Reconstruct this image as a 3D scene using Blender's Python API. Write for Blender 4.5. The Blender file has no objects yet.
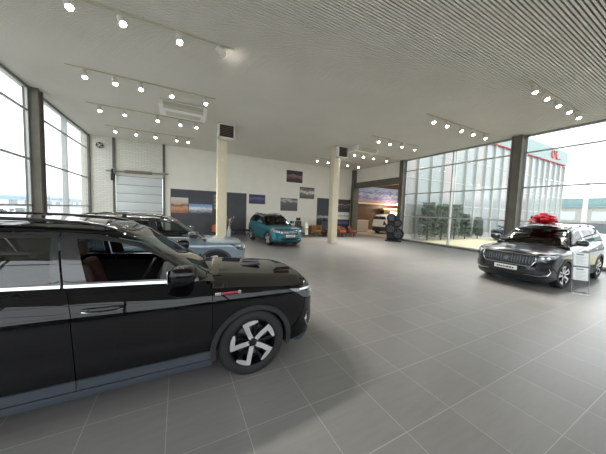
import bpy, bmesh, math, random
from mathutils import Vector, Matrix, geometry
PI = math.pi
random.seed(7)
SC = bpy.context.scene
COL = SC.collection

# ------------------------------------------------------------------ helpers
def lin(c):
    return tuple(((v / 12.92) if v <= 0.04045 else ((v + 0.055) / 1.055) ** 2.4) for v in c)

def rgb(r, g, b):
    return lin((r / 255, g / 255, b / 255)) + (1,)

MATS = {}
def mat(name, col, rough=0.5, metal=0.0, coat=0.0, spec=0.5, emit=None, estr=0.0):
    if name in MATS:
        return MATS[name]
    m = bpy.data.materials.new(name)
    m.use_nodes = True
    b = m.node_tree.nodes['Principled BSDF']
    b.inputs['Base Color'].default_value = col
    b.inputs['Roughness'].default_value = rough
    b.inputs['Metallic'].default_value = metal
    b.inputs['Coat Weight'].default_value = coat
    b.inputs['Coat Roughness'].default_value = 0.012
    b.inputs['Specular IOR Level'].default_value = spec
    if emit:
        b.inputs['Emission Color'].default_value = emit
        b.inputs['Emission Strength'].default_value = estr
    MATS[name] = m
    return m

def noisy(name, c1, c2, scale=5.0, rough=0.6, metal=0.0, coat=0.0, bump=0.0, detail=4, stretch=(1, 1, 1)):
    """two colours mixed by an object-space noise"""
    if name in MATS:
        return MATS[name]
    m = mat(name, c1, rough, metal, coat)
    nt = m.node_tree
    b = nt.nodes['Principled BSDF']
    tc = nt.nodes.new('ShaderNodeTexCoord')
    mp = nt.nodes.new('ShaderNodeMapping')
    mp.inputs['Scale'].default_value = stretch
    nz = nt.nodes.new('ShaderNodeTexNoise')
    nz.inputs['Scale'].default_value = scale
    nz.inputs['Detail'].default_value = detail
    rp = nt.nodes.new('ShaderNodeValToRGB')
    rp.color_ramp.elements[0].position = 0.35
    rp.color_ramp.elements[1].position = 0.65
    rp.color_ramp.elements[0].color = c1
    rp.color_ramp.elements[1].color = c2
    nt.links.new(tc.outputs['Object'], mp.inputs['Vector'])
    nt.links.new(mp.outputs['Vector'], nz.inputs['Vector'])
    nt.links.new(nz.outputs['Fac'], rp.inputs['Fac'])
    nt.links.new(rp.outputs['Color'], b.inputs['Base Color'])
    if bump:
        bp = nt.nodes.new('ShaderNodeBump')
        bp.inputs['Strength'].default_value = bump
        bp.inputs['Distance'].default_value = 0.01
        nt.links.new(nz.outputs['Fac'], bp.inputs['Height'])
        nt.links.new(bp.outputs['Normal'], b.inputs['Normal'])
    return m

def glassmat(name, tint=(1, 1, 1, 1), ior=1.45, rough=0.0):
    if name in MATS:
        return MATS[name]
    m = bpy.data.materials.new(name)
    m.use_nodes = True
    nt = m.node_tree
    nt.nodes.clear()
    out = nt.nodes.new('ShaderNodeOutputMaterial')
    mx = nt.nodes.new('ShaderNodeMixShader')
    tr = nt.nodes.new('ShaderNodeBsdfTransparent')
    gl = nt.nodes.new('ShaderNodeBsdfGlossy')
    fr = nt.nodes.new('ShaderNodeFresnel')
    ge = nt.nodes.new('ShaderNodeNewGeometry')
    io = nt.nodes.new('ShaderNodeMix')
    io.inputs[2].default_value = ior; io.inputs[3].default_value = 1 / ior
    nt.links.new(ge.outputs['Backfacing'], io.inputs[0])
    nt.links.new(io.outputs[0], fr.inputs['IOR'])
    tr.inputs['Color'].default_value = tint
    gl.inputs['Roughness'].default_value = rough
    nt.links.new(fr.outputs['Fac'], mx.inputs['Fac'])
    nt.links.new(tr.outputs['BSDF'], mx.inputs[1])
    nt.links.new(gl.outputs['BSDF'], mx.inputs[2])
    nt.links.new(mx.outputs['Shader'], out.inputs['Surface'])
    MATS[name] = m
    return m

def link(o, parent=None):
    COL.objects.link(o)
    if parent is not None:
        o.parent = parent
    return o

def tag(o, label=None, cat=None, group=None, kind=None):
    if label: o['label'] = label
    if cat: o['category'] = cat
    if group: o['group'] = group
    if kind: o['kind'] = kind
    return o

def empty(name, loc=(0, 0, 0), rz=0.0, label=None, cat=None, group=None):
    o = bpy.data.objects.new(name, None)
    o.empty_display_size = 0.1
    COL.objects.link(o)
    o.location = loc
    o.rotation_euler = (0, 0, rz)
    tag(o, label, cat, group)
    return o

def copy_tree(o, parent=None):
    c = o.copy()
    COL.objects.link(c)
    if parent is not None:
        c.parent = parent
    for ch in list(o.children):
        copy_tree(ch, c)
    return c

class MB:
    """collects shapes into one mesh"""
    def __init__(self):
        self.bm = bmesh.new()
    def _add(self, verts, faces, mi=0, smooth=False):
        vs = [self.bm.verts.new(v) for v in verts]
        out = []
        for f in faces:
            try:
                fc = self.bm.faces.new([vs[i] for i in f])
                fc.material_index = mi
                fc.smooth = smooth
                out.append(fc)
            except ValueError:
                pass
        return vs, out
    def box(self, x0, x1, y0, y1, z0, z1, mi=0, bev=0.0, M=None, seg=2):
        bm2 = bmesh.new()
        vs = [bm2.verts.new((x, y, z)) for x in (x0, x1) for y in (y0, y1) for z in (z0, z1)]
        for f in ((0, 1, 3, 2), (4, 6, 7, 5), (0, 4, 5, 1), (2, 3, 7, 6), (0, 2, 6, 4), (1, 5, 7, 3)):
            bm2.faces.new([vs[i] for i in f])
        if bev > 0:
            bmesh.ops.bevel(bm2, geom=list(bm2.edges), offset=bev, segments=seg, affect='EDGES', profile=0.5)
        self._merge(bm2, mi, M, bev > 0)
        return self
    def _merge(self, bm2, mi, M, smooth):
        bm2.verts.ensure_lookup_table()
        idx = {v: i for i, v in enumerate(bm2.verts)}
        vv = [(M @ v.co) if M is not None else v.co.copy() for v in bm2.verts]
        ff = [[idx[v] for v in f.verts] for f in bm2.faces]
        bm2.free()
        self._add(vv, ff, mi, smooth)
    def prism(self, pts, y0, y1, mi=0, M=None, axis='y', smooth=False):
        """polygon in (x,z) extruded along y (or (x,y) along z)"""
        n = len(pts)
        if axis == 'y':
            A = [Vector((p[0], y0, p[1])) for p in pts]; B = [Vector((p[0], y1, p[1])) for p in pts]
        elif axis == 'z':
            A = [Vector((p[0], p[1], y0)) for p in pts]; B = [Vector((p[0], p[1], y1)) for p in pts]
        else:
            A = [Vector((y0, p[0], p[1])) for p in pts]; B = [Vector((y1, p[0], p[1])) for p in pts]
        V = A + B
        if M is not None: V = [M @ v for v in V]
        F = [list(range(n))[::-1], list(range(n, 2 * n))] + [[i, (i + 1) % n, n + (i + 1) % n, n + i] for i in range(n)]
        self._add(V, F, mi, smooth)
        return self
    def tube(self, pts, r, seg=10, mi=0, cap=True, smooth=True):
        pts = [Vector(p) for p in pts]
        n = len(pts)
        rings = []
        up = Vector((0, 0, 1))
        for i, p in enumerate(pts):
            t = (pts[min(i + 1, n - 1)] - pts[max(i - 1, 0)]).normalized()
            a = up if abs(t.dot(up)) < 0.95 else Vector((1, 0, 0))
            u = t.cross(a).normalized(); v = t.cross(u).normalized()
            rr = r[i] if isinstance(r, (list, tuple)) else r
            rings.append([p + (u * math.cos(2 * PI * k / seg) + v * math.sin(2 * PI * k / seg)) * rr for k in range(seg)])
        V = [q for rg in rings for q in rg]
        F = []
        for i in range(n - 1):
            for k in range(seg):
                a = i * seg + k; b = i * seg + (k + 1) % seg
                F.append([a, a + seg, b + seg, b])
        self._add(V, F, mi, smooth)
        if cap:
            self._add(rings[0], [list(range(seg))], mi, False)
            self._add(rings[-1], [list(range(seg))[::-1]], mi, False)
        return self
    def lathe(self, prof, seg=32, mi=0, M=None, smooth=True, close=False):
        """profile of (r, h) turned about z"""
        V = []
        for (r, h) in prof:
            for k in range(seg):
                a = 2 * PI * k / seg
                V.append(Vector((r * math.cos(a), r * math.sin(a), h)))
        if M is not None: V = [M @ v for v in V]
        F = []
        n = len(prof)
        for i in range(n if close else n - 1):
            j = (i + 1) % n
            for k in range(seg):
                F.append([i * seg + k, i * seg + (k + 1) % seg, j * seg + (k + 1) % seg, j * seg + k])
        self._add(V, F, mi, smooth)
        return self
    def ball(self, c, r, mi=0, seg=16, rings=10):
        rx, ry, rz = r if isinstance(r, (tuple, list)) else (r, r, r)
        V = []; F = []
        for i in range(rings + 1):
            t = PI * i / rings
            for k in range(seg):
                a = 2 * PI * k / seg
                V.append((c[0] + rx * math.sin(t) * math.cos(a), c[1] + ry * math.sin(t) * math.sin(a), c[2] + rz * math.cos(t)))
        for i in range(rings):
            for k in range(seg):
                F.append([i * seg + k, (i + 1) * seg + k, (i + 1) * seg + (k + 1) % seg, i * seg + (k + 1) % seg])
        self._add(V, F, mi, True)
        return self
    def build(self, name, mats, parent=None, loc=None, weld=True):
        if weld:
            bmesh.ops.remove_doubles(self.bm, verts=self.bm.verts, dist=1e-5)
        bad = [f for f in self.bm.faces if f.calc_area() < 1e-10]
        if bad: bmesh.ops.delete(self.bm, geom=bad, context='FACES')
        bmesh.ops.recalc_face_normals(self.bm, faces=self.bm.faces)
        me = bpy.data.meshes.new(name)
        self.bm.to_mesh(me)
        self.bm.free()
        for m in (mats if isinstance(mats, (list, tuple)) else [mats]):
            me.materials.append(m)
        try:
            me.set_sharp_from_angle(angle=math.radians(40))
        except Exception:
            pass
        o = bpy.data.objects.new(name, me)
        link(o, parent)
        if loc is not None: o.location = loc
        return o

def trs(loc=(0, 0, 0), rx=0, ry=0, rz=0):
    return Matrix.Translation(loc) @ Matrix.Rotation(rz, 4, 'Z') @ Matrix.Rotation(ry, 4, 'Y') @ Matrix.Rotation(rx, 4, 'X')

def ss(t, a, b):
    if a == b: return 1.0 if t >= a else 0.0
    t = min(1, max(0, (t - a) / (b - a)))
    return t * t * (3 - 2 * t)

def interp(tab, z):
    """smooth table look-up, rows (z, v1, v2, ...)"""
    n = len(tab)
    if z <= tab[0][0]:
        i = 0
    elif z >= tab[-1][0]:
        i = n - 2
    else:
        i = max(k for k in range(n - 1) if tab[k][0] <= z)
    z0, z1 = tab[i][0], tab[i + 1][0]
    t = (z - z0) / (z1 - z0)
    out = []
    for c in range(1, len(tab[0])):
        p0, p1 = tab[i][c], tab[i + 1][c]
        m0 = (p1 - tab[i - 1][c]) / (z1 - tab[i - 1][0]) if i > 0 else (p1 - p0) / (z1 - z0)
        m1 = (tab[i + 2][c] - p0) / (tab[i + 2][0] - z0) if i + 2 < n else (p1 - p0) / (z1 - z0)
        h = z1 - z0
        if t < 0 or t > 1:
            out.append(p0 + (p1 - p0) * t); continue
        out.append((2 * t ** 3 - 3 * t ** 2 + 1) * p0 + (t ** 3 - 2 * t ** 2 + t) * h * m0 + (-2 * t ** 3 + 3 * t ** 2) * p1 + (t ** 3 - t ** 2) * h * m1)
    return out
# ------------------------------------------------------------------ cars
class Loft:
    """closed plan outline that changes with height; points are addressed by
    s (0 front centre .. 1 side .. 2 rear centre, wrapping) and z"""
    def __init__(self, tab, xm, nx, ny, post):
        self.tab, self.xm, self.nx, self.ny, self.post = tab, xm, nx, ny, post
        N = 400
        pts = []
        for i in range(N + 1):
            t = PI * i / N
            c, s_ = math.cos(t), math.sin(t)
            pts.append((math.copysign(abs(c) ** (2 / nx), c), abs(s_) ** (2 / ny)))
        # re-parametrise by length at a reference aspect
        d = [0]
        for i in range(N):
            d.append(d[-1] + math.hypot((pts[i + 1][0] - pts[i][0]) * 2.3, (pts[i + 1][1] - pts[i][1]) * 0.92))
        self.pts, self.d, self.tot = pts, d, d[-1]
    def XY(self, s):
        sg = 1
        s = s % (2 * self.tot)
        if s > self.tot:
            s = 2 * self.tot - s; sg = -1
        lo, hi = 0, len(self.d) - 1
        while hi - lo > 1:
            m = (lo + hi) // 2
            if self.d[m] <= s: lo = m
            else: hi = m
        t = (s - self.d[lo]) / max(1e-9, self.d[hi] - self.d[lo])
        a, b = self.pts[lo], self.pts[hi]
        return a[0] + (b[0] - a[0]) * t, sg * (a[1] + (b[1] - a[1]) * t)
    def P0(self, s, z):
        xf, xr, b = interp(self.tab, z)
        X, Y = self.XY(s)
        x = self.xm + (xf - self.xm) * X if X >= 0 else self.xm + (self.xm - xr) * X
        return Vector((x, Y * b, z))
    def P(self, s, z):
        return self.post(self.P0(s, z))
    def _find(self, key, target, lo, hi):
        # pts monotone over index range; return length there
        for _ in range(40):
            m = (lo + hi) / 2
            v = self.XY(m)[key]
            if (v > target) == self._dec: lo = m
            else: hi = m
        return (lo + hi) / 2
    def sx(self, x, z):
        xf, xr, b = interp(self.tab, z)
        X = (x - self.xm) / (xf - self.xm) if x >= self.xm else (x - self.xm) / (self.xm - xr)
        X = max(-0.9995, min(0.9995, X))
        self._dec = True
        return self._find(0, X, 0, self.tot)
    def sy(self, y, z, rear=False):
        xf, xr, b = interp(self.tab, z)
        Y = min(0.97, abs(y) / b)
        h = self.tot / 2
        self._dec = False
        s = self._find(1, Y, 0, h) if not rear else None
        if rear:
            self._dec = True
            s = self._find(1, Y, h, self.tot)
        return s
    def normal(self, s, z):
        e = 0.01
        a = self.P(s + e, z) - self.P(s - e, z)
        b = self.P(s, z + e) - self.P(s, z - e)
        n = a.cross(b)
        return n.normalized() if n.length > 1e-9 else Vector((0, 0, 1))

def dens(poly, h):
    out = []
    n = len(poly)
    for i in range(n):
        a, b = poly[i], poly[(i + 1) % n]
        k = max(1, int(math.ceil(math.hypot(b[0] - a[0], b[1] - a[1]) / h)))
        for j in range(k):
            out.append((a[0] + (b[0] - a[0]) * j / k, a[1] + (b[1] - a[1]) * j / k))
    return out

def area2(p):
    return sum(p[i][0] * p[(i + 1) % len(p)][1] - p[(i + 1) % len(p)][0] * p[i][1] for i in range(len(p)))

def inset(poly, g):
    n = len(poly)
    out = []
    for i in range(n):
        p0, p, p1 = Vector(poly[i - 1]), Vector(poly[i]), Vector(poly[(i + 1) % n])
        d0 = (p - p0); d1 = (p1 - p)
        if d0.length < 1e-7 or d1.length < 1e-7:
            out.append((p.x, p.y)); continue
        d0.normalize(); d1.normalize()
        n0 = Vector((-d0.y, d0.x)); n1 = Vector((-d1.y, d1.x))
        m = n0 + n1
        if m.length < 1e-4: m = n0
        m.normalize()
        k = g / max(0.5, m.dot(n0))
        q = p + m * k
        out.append((q.x, q.y))
    return out

def panel_bm(mb, poly, loft, res, off=0.0, gap=0.003, rim=0.014, side=1, mi=0, conv=None):
    """one skin panel: polygon in loft space, gridded, bent onto the loft, with a returned rim.
    conv maps authoring points to (s,z)"""
    pts = dens(poly, res)
    if conv: pts = [conv(*p) for p in pts]
    q = [pts[0]]
    for p in pts[1:]:
        if math.hypot(p[0] - q[-1][0], p[1] - q[-1][1]) > 1e-4: q.append(p)
    pts = q
    if area2(pts) < 0: pts = pts[::-1]
    if gap: pts = inset(pts, gap)
    tris = geometry.tessellate_polygon([[Vector((p[0], p[1], 0)) for p in pts]])
    bm = bmesh.new()
    vs = [bm.verts.new((p[0], p[1], 0)) for p in pts]
    for t in tris:
        try: bm.faces.new([vs[i] for i in t])
        except ValueError: pass
    for ax in (0, 1):
        a = min(p[ax] for p in pts); b = max(p[ax] for p in pts)
        k = int(math.floor(a / res)) + 1
        while k * res < b - 1e-4:
            co = (k * res, 0, 0) if ax == 0 else (0, k * res, 0)
            no = (1, 0, 0) if ax == 0 else (0, 1, 0)
            bmesh.ops.bisect_plane(bm, geom=list(bm.verts) + list(bm.edges) + list(bm.faces), plane_co=co, plane_no=no, dist=1e-5)
            k += 1
    bmesh.ops.remove_doubles(bm, verts=bm.verts, dist=1e-5)
    bm.normal_update()
    for f in bm.faces:
        if f.normal.z < 0: f.normal_flip()
    nrm = {}
    for v in bm.verts:
        s, z = v.co.x, v.co.y
        n = loft.normal(s, z)
        nrm[v] = n
        v.co = loft.P(s, z) + n * off
    idx = {}
    V = []; F = []; Fr = []
    for v in bm.verts:
        idx[v] = len(V); V.append(v.co.copy())
    for f in bm.faces: F.append([idx[v] for v in f.verts])
    bnd = [e for e in bm.edges if len(e.link_faces) == 1]
    if rim:
        low = {}
        for e in bnd:
            for v in e.verts:
                if v not in low:
                    low[v] = (len(V), len(V) + 1)
                    V.append(v.co.copy()); V.append(v.co - nrm[v] * rim)
        for e in bnd:
            f = e.link_faces[0]
            vl = list(f.verts); i = vl.index(e.verts[0])
            a, b = (e.verts[0], e.verts[1]) if vl[(i + 1) % len(vl)] is e.verts[1] else (e.verts[1], e.verts[0])
            Fr.append([low[a][0], low[a][1], low[b][1], low[b][0]])
    bm.free()
    if side < 0:
        V = [Vector((v.x, -v.y, v.z)) for v in V]
        F = [f[::-1] for f in F]; Fr = [f[::-1] for f in Fr]
    vs = [mb.bm.verts.new(v) for v in V]
    for lst, sm in ((F, True), (Fr, False)):
        for f in lst:
            try:
                fc = mb.bm.faces.new([vs[i] for i in f]); fc.smooth = sm; fc.material_index = mi
            except ValueError: pass

def raw_build(mb, name, mats, parent):
    """no normal recalculation: panels are wound outwards already"""
    me = bpy.data.meshes.new(name)
    mb.bm.to_mesh(me); mb.bm.free()
    for m in (mats if isinstance(mats, (list, tuple)) else [mats]): me.materials.append(m)
    o = bpy.data.objects.new(name, me)
    return link(o, parent)

WHEEL = {}
def wheel_meshes(R, W, rimr, style):
    key = (R, W, rimr, style)
    if key in WHEEL: return WHEEL[key]
    T = Matrix.Rotation(-PI / 2, 4, 'X')          # lathe axis z -> y ; +h is outwards (+y)
    seg = 48 if style == 'near' else 28
    mb = MB()
    h = W / 2
    prof = [(rimr, -h * .9), (rimr + .03, -h), (R - .045, -h * 1.0), (R - .012, -h * .86), (R, -h * .7)]
    for k in range(5):
        y = -h * .7 + (h * 1.4) * (k + .5) / 5
        prof += [(R, y - .012), (R - .008, y - .010), (R - .008, y + .004), (R, y + .006)]
    prof += [(R, h * .7), (R - .012, h * .86), (R - .03, h * .96), (R - .05, h * 1.0), (rimr + .03, h), (rimr + .012, h * .97), (rimr, h * .9)]
    mb.lathe(prof, seg, 0, T)
    tire = mb.build('tire', mat('tire_rubber', rgb(28, 28, 28), .75))
    mb = MB()
    # barrel, lip, dark backing
    mb.lathe([(rimr - .03, -h * .9), (rimr, -h * .9), (rimr, h * .9), (rimr - .004, h * .93), (rimr - .014, h * .9), (rimr - .02, h * .6), (rimr - .03, -h * .85)], seg, 1, T)
    mb.lathe([(.001, -h * .1), (rimr - .02, -h * .1)], seg, 1, T)
    yo = h * .80
    bodies = 5
    for k in range(bodies):
        A = 2 * PI * k / bodies + .35
        def pol(r, a, y):
            return Vector((r * math.cos(A + a), y, r * math.sin(A + a)))
        def plate(pts, mi_, d=.045):
            top = [pol(r, a, yo + (.010 if r > .15 else -.004)) for r, a in pts]
            bot = [pol(r, a, yo - d) for r, a in pts]
            n_ = len(pts)
            mb._add(top + bot, [list(range(n_))], mi_)
            mb._add(top + bot, [[i, n_ + i, n_ + (i + 1) % n_, (i + 1) % n_] for i in range(n_)] + [list(range(n_, 2 * n_))[::-1]], 1)
        rr_ = rimr - .006
        # polished leading blade, polished outer sweep, dark trailing blade
        plate([(.045, -.75), (rr_ * .55, -.33), (rr_ * .84, -.26), (rr_, -.24), (rr_, .02), (rr_ * .78, .0), (rr_ * .5, .06), (.05, .40)], 0)
        plate([(rr_ * .76, -.02), (rr_, .0), (rr_, .42), (rr_ * .90, .50), (rr_ * .80, .30), (rr_ * .78, .12)], 0)
        plate([(.045, .40), (rr_ * .5, .38), (rr_ * .84, .34), (rr_ * .92, .50), (rr_ * .6, .54), (.05, .74)], 1 if style == 'near' else 0, .05)
    mb.lathe([(.001, yo - .004), (.05, yo - .004), (.066, yo - .012), (.07, yo - .05)], seg, 1, T)
    for k in range(5):
        a = 2 * PI * k / 5
        mb.lathe([(.001, yo + .004), (.008, yo + .004), (.009, yo - .01)], 8, 0, Matrix.Translation((.052 * math.cos(a), 0, .052 * math.sin(a))) @ T)
    rim = mb.build('rim', [mat('machined_alloy', rgb(236, 236, 236), .3, .85), mat('dark_alloy', rgb(30, 30, 32), .35, .6)])
    mb = MB()
    mb.lathe([(.001, yo + .006), (.024, yo + .006), (.032, yo + .002), (.033, yo - .01)], 24, 0, T)
    cap = mb.build('hub_cap', mat('hub_black', rgb(40, 30, 32), .3, .4))
    mb = MB()
    mb.lathe([(.07, h * .1), (rimr * .68, h * .1), (rimr * .68, h * .02), (.07, h * .02)], 28, 0, T, close=True)
    disc = mb.build('brake_disc', mat('brake_steel', rgb(120, 120, 118), .35, 1.0))
    res = []
    for o in (tire, rim, cap, disc):
        res.append((o.name.split('.')[0], o.data)); bpy.data.objects.remove(o)
    WHEEL[key] = res
    return res

def suv(root, p):
    """root: the Empty of the car. p: dict of measures and looks"""
    g = p.get
    res = g('res', .09)
    L0 = g('nose', 2.36); T0 = g('tail', -2.27); B = g('hw', .925)
    ax, rx_ = g('axf', 1.37), g('axr', -1.31)
    R = g('tyre', .365)
    H = g('H', 1.0)                      # vertical scale of the upper body
    kx = g('kx', 1.0)
    paint = g('paint')
    trim = mat('black_trim', rgb(22, 23, 25), .35, 0, 0)
    clad = g('clad', mat('grey_cladding', rgb(58, 64, 72), .45))
    chrome = mat('chrome', rgb(215, 216, 218), .12, 1.0)
    glass = g('glass', glassmat('car_glass', (.55, .6, .58, 1), 1.5))
    dark = g('darkglass', glassmat('tinted_glass', (.10, .11, .11, 1), 1.6))
    lamp = mat('lamp_glass', rgb(225, 230, 235), .08, .3, 1)
    red = mat('tail_lamp_red', rgb(120, 10, 14), .12, 0, 1)
    seatm = g('seat', noisy('seat_leather', rgb(58, 30, 26), rgb(76, 40, 34), 14, .45))
    inner = mat('cabin_black', rgb(20, 20, 22), .6)
    liner = mat('liner_black', rgb(12, 12, 12), .9)
    simple = g('simple', False)
    def post(v):
        x, y, z = v
        w = ss(z, .85, 1.1)
        z2 = z - .052 * (max(-1.3, min(x, 1.0)) - .4) * w
        z2 -= .045 * (x + .45) ** 2 * ss(z, 1.25, 1.58)
        if z > .2: z2 = .2 + (z2 - .2) * H
        return Vector((x, y, z2))
    dL, dT = L0 - 2.36, T0 + 2.27
    dW = g('dws', dL)
    b_ = B / .925
    LOW = Loft([(.14, 2.18 + dL, -2.12 + dT, .80 * b_), (.22, 2.27 + dL, -2.2 + dT, .885 * b_), (.36, 2.345 + dL, -2.255 + dT, .900 * b_), (.50, 2.36 + dL, -2.27 + dT, .911 * b_), (.585, 2.355 + dL, -2.265 + dT, .911 * b_), (.72, 2.35 + dL, -2.26 + dT, .919 * b_),
                (.86, 2.32 + dL, -2.24 + dT, .925 * b_), (.93, 2.27 + dL, -2.215 + dT, .918 * b_), (.99, 2.20 + dL, -2.2 + dT, .895 * b_), (1.04, 2.11 + dL, -2.18 + dT, .868 * b_), (1.10, 1.95 + dL, -2.15 + dT, .83 * b_), (1.16, 1.8 + dL, -2.13 + dT, .80 * b_)],
               0.0, 11, 3.0, post)
    boxy = g('boxy', 0.0)
    dr = g('droof', 0.0)
    TOP = Loft([(1.02, 1.14 + dW, -2.14 + dT, .850 * b_), (1.10, 1.02 + dW, -2.10 + dT, .826 * b_), (1.16, .92 + dW, -2.06 + dT, .81 * b_), (1.30, .72 + dW, -1.96 + dT - boxy, .770 * b_), (1.42, .545 + dW, -1.87 + dT - boxy * 1.6, .725 * b_),
                (1.52, .40 + dW, -1.79 + dT - boxy * 2, .678 * b_), (1.575, .31 + dW, -1.74 + dT - boxy * 2.2, .63 * b_), (1.61, .20 + dW, -1.68 + dT - boxy * 2.3, .57 * b_)],
               -.35, 22, 3.1, post)
    ZT = 1.61
    def ztop(x):
        return 1.055 - .125 * ss(x, 1.0 + dL, 2.42 + dL)
    cx = lambda x, z: (LOW.sx(x, z), z)
    gx = lambda x, z: (TOP.sx(x, z), z)
    def arc(xc, r, a0, a1, n=14):
        return [(xc + r * math.cos(math.radians(a0 + (a1 - a0) * i / n)), R + .0 + r * math.sin(math.radians(a0 + (a1 - a0) * i / n))) for i in range(n + 1)]
    def put(name, specs, m, par=root, label=None):
        mb = MB()
        for sp in specs:
            panel_bm(mb, **sp)
        o = raw_build(mb, name, m, par)
        if label: o['label'] = label
        return o
    def S(poly, loft=LOW, conv='c', side=1, **k):
        d = dict(poly=poly, loft=loft, res=res, side=side)
        d['conv'] = cx if conv == 'c' else gx if conv == 'g' else None
        d.update(k)
        return d
    ra = .405 * R / .365                    # arch radius
    rc = ra + .048
    zs = .225; zc = .395
    nf = L0 - .30                           # fender / bumper line
    xd0 = g('xd0', .94) + dW                # front door leading edge
    xd1 = g('xd1', -.12)                    # B line
    xd2 = g('xd2', -1.02)                   # rear door trailing edge at belt
    # ---------- fixed skin, per side
    for sd, nm in ((1, 'left'), (-1, 'right')):
        xa = xd0
        zA = R + math.sqrt(max(0, rc ** 2 - (ax - xa) ** 2)) if abs(ax - xa) < rc else zc
        # fender
        a0 = math.degrees(math.acos(max(-1, min(1, (nf - ax) / rc)))) if nf - ax < rc else 0
        fr = [(xa, ztop(xa)), (xa, max(zc, zA if abs(ax - xa) < rc else zc))]
        arcp = arc(ax, rc, 180 - 8, max(a0, 8) , 16)
        fr = [(xa, ztop(xa)), (xa, zc)] + [q for q in arcp if q[1] >= zc and q[0] > xa + .02] 
        fr += [(nf, max(arcp[-1][1], .62)), (nf, .78), (L0 - .32, .79), (L0 - .46, .90), (L0 - .52, .948), (L0 - .54, ztop(L0 - .54))] + [(L0 - .54 + (xa - L0 + .54) * t / 6, ztop(L0 - .54 + (xa - L0 + .54) * t / 6)) for t in range(1, 6)]
        put('fender', [S(fr, side=sd)], paint)
        # arch cladding
        for xc in (ax, rx_):
            o_ = arc(xc, rc - .002, -12, 192, 22); i_ = arc(xc, ra - .012, 192, -12, 22)
            put('arch_cladding', [S(o_ + i_, side=sd, off=.010, gap=.001, rim=.05)], g('archm', clad))
        # sill
        put('sill_cladding', [S([(ax - rc + .03, zs), (ax - rc + .03, .30), (rx_ + rc - .03, .30), (rx_ + rc - .03, zs)], side=sd, off=.004, rim=.06)], clad)
        # rear quarter
        rq = [(xd2, 1.10), (xd2, .78), (rx_ + rc * .9, R + rc * .5)]
        rq = [(xd2, 1.12), (xd2, R + math.sqrt(max(.001, rc ** 2 - min(rc, abs(xd2 - rx_)) ** 2)) + .03)]
        rq += [q for q in arc(rx_, rc, 0, 180, 18) if q[0] < xd2 - .02]
        rq += [(T0 + .30, .5), (T0 + .30, .86), (T0 + .22, 1.05), (T0 + .14, 1.12)]
        put('rear_quarter_panel', [S(rq, side=sd)], paint)
        # doors
        zb = 1.13
        fd = put('front_door', [S([(xd0, ztop(xd0) + .0), (xd0 - .06, zb), (xd1 - .05, zb), (xd1, .95), (xd1 + .02, zc + .0), (xd0, zc)], side=sd)], paint)
        put('door_cladding', [S([(xd0 - .005, .305), (xd0, zc), (xd1 + .02, zc), (xd1 + .02, .305)], side=sd, off=.006)], clad, fd)
        rdp = [(xd1 - .05, zb), (xd2, zb)]
        zz = R + math.sqrt(max(.001, rc ** 2 - min(rc, abs(xd2 - rx_)) ** 2)) + .03
        rdp += [(xd2, zz)] + [q for q in arc(rx_, rc + .012, 80, 6, 12) if q[0] > xd2 + .02 and q[1] > zc] + [(rx_ + rc + .01, zc), (xd1 + .02, zc), (xd1, .95)]
        rd = put('rear_door', [S(rdp, side=sd)], paint)
        put('door_cladding', [S([(rx_ + rc + .01, .305), (rx_ + rc + .01, zc), (xd1 + .02, zc), (xd1 + .02, .305)], side=sd, off=.006)], clad, rd)
        # window openings
        wt = 1.52
        fw = [(xd1 + .075, zb + .035), (xd1 - .015, wt), (xd1 + .10, wt + .005), (xd1 + .28, wt - .012), (xd0 - .62, wt - .05), (xd0 - .50, wt - .115), (xd0 - .38, wt - .20), (xd0 - .24, wt - .325), (xd0 - .21, zb + .035)]
        rw = [(xd1 - .145, zb + .035), (xd1 - .175, wt), (xd2 + .0, wt - .03), (xd2 - .10, zb + .20), (xd2 - .04, zb + .035)]
        fr_in = [(xd1 - .065, zb + .005), (xd1 - .125, wt + .05), (xd1 + .12, wt + .05), (xd0 - .62, wt + .0), (xd0 - .46, wt - .08), (xd0 - .30, wt - .21), (xd0 - .12, zb + .005)]
        # door frames as rings around the glass
        def ring(outer, innerp):
            # slit polygon: outer loop then inner loop reversed
            o = outer if area2(outer) > 0 else outer[::-1]
            i = innerp if area2(innerp) < 0 else innerp[::-1]
            k = min(range(len(o)), key=lambda q: (o[q][0] - i[0][0]) ** 2 + (o[q][1] - i[0][1]) ** 2)
            o = o[k:] + o[:k]
            e = 2e-4
            return [(o[0][0] + e, o[0][1])] + o[1:] + [(o[0][0] - e, o[0][1] - e)] + [(i[0][0] - e, i[0][1] - e)] + i[1:] + [(i[0][0] + e, i[0][1])]
        frm = g('frame', mat('gloss_black_trim', rgb(30, 31, 33), .15, 0, 1))
        put('window_frame', [S(ring(fr_in, fw), TOP, 'g', sd, gap=0, rim=0)], frm, fd)
        rr_in = [(xd1 - .08, zb + .005), (xd1 - .14, wt + .05), (xd2 + .02, wt + .02), (xd2 - .16, zb + .19), (xd2 - .09, zb + .005)]
        put('window_frame', [S(ring(rr_in, rw), TOP, 'g', sd, gap=0, rim=0)], frm, rd)
        if not (g('open_window') == sd):
            put('window', [S(fw, TOP, 'g', sd, off=-.006, gap=0, rim=0)], glass, fd)
        put('window', [S(rw, TOP, 'g', sd, off=-.006, gap=0, rim=0)], dark if g('tint', True) else glass, rd)
        # belt strip
        put('belt_strip', [S([(xd0 - .12, zb - .004), (xd0 - .13, zb + .018), (xd1 - .063, zb + .018), (xd1 - .063, zb - .004)], TOP, 'g', sd, off=.012, gap=0, rim=.012)], chrome, fd)
        put('belt_strip', [S([(xd1 - .082, zb - .004), (xd1 - .084, zb + .018), (xd2 - .1, zb + .018), (xd2 - .1, zb - .004)], TOP, 'g', sd, off=.012, gap=0, rim=.012)], chrome, rd)
        # quarter glass and rear pillar
        rp = T0 + .55
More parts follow.
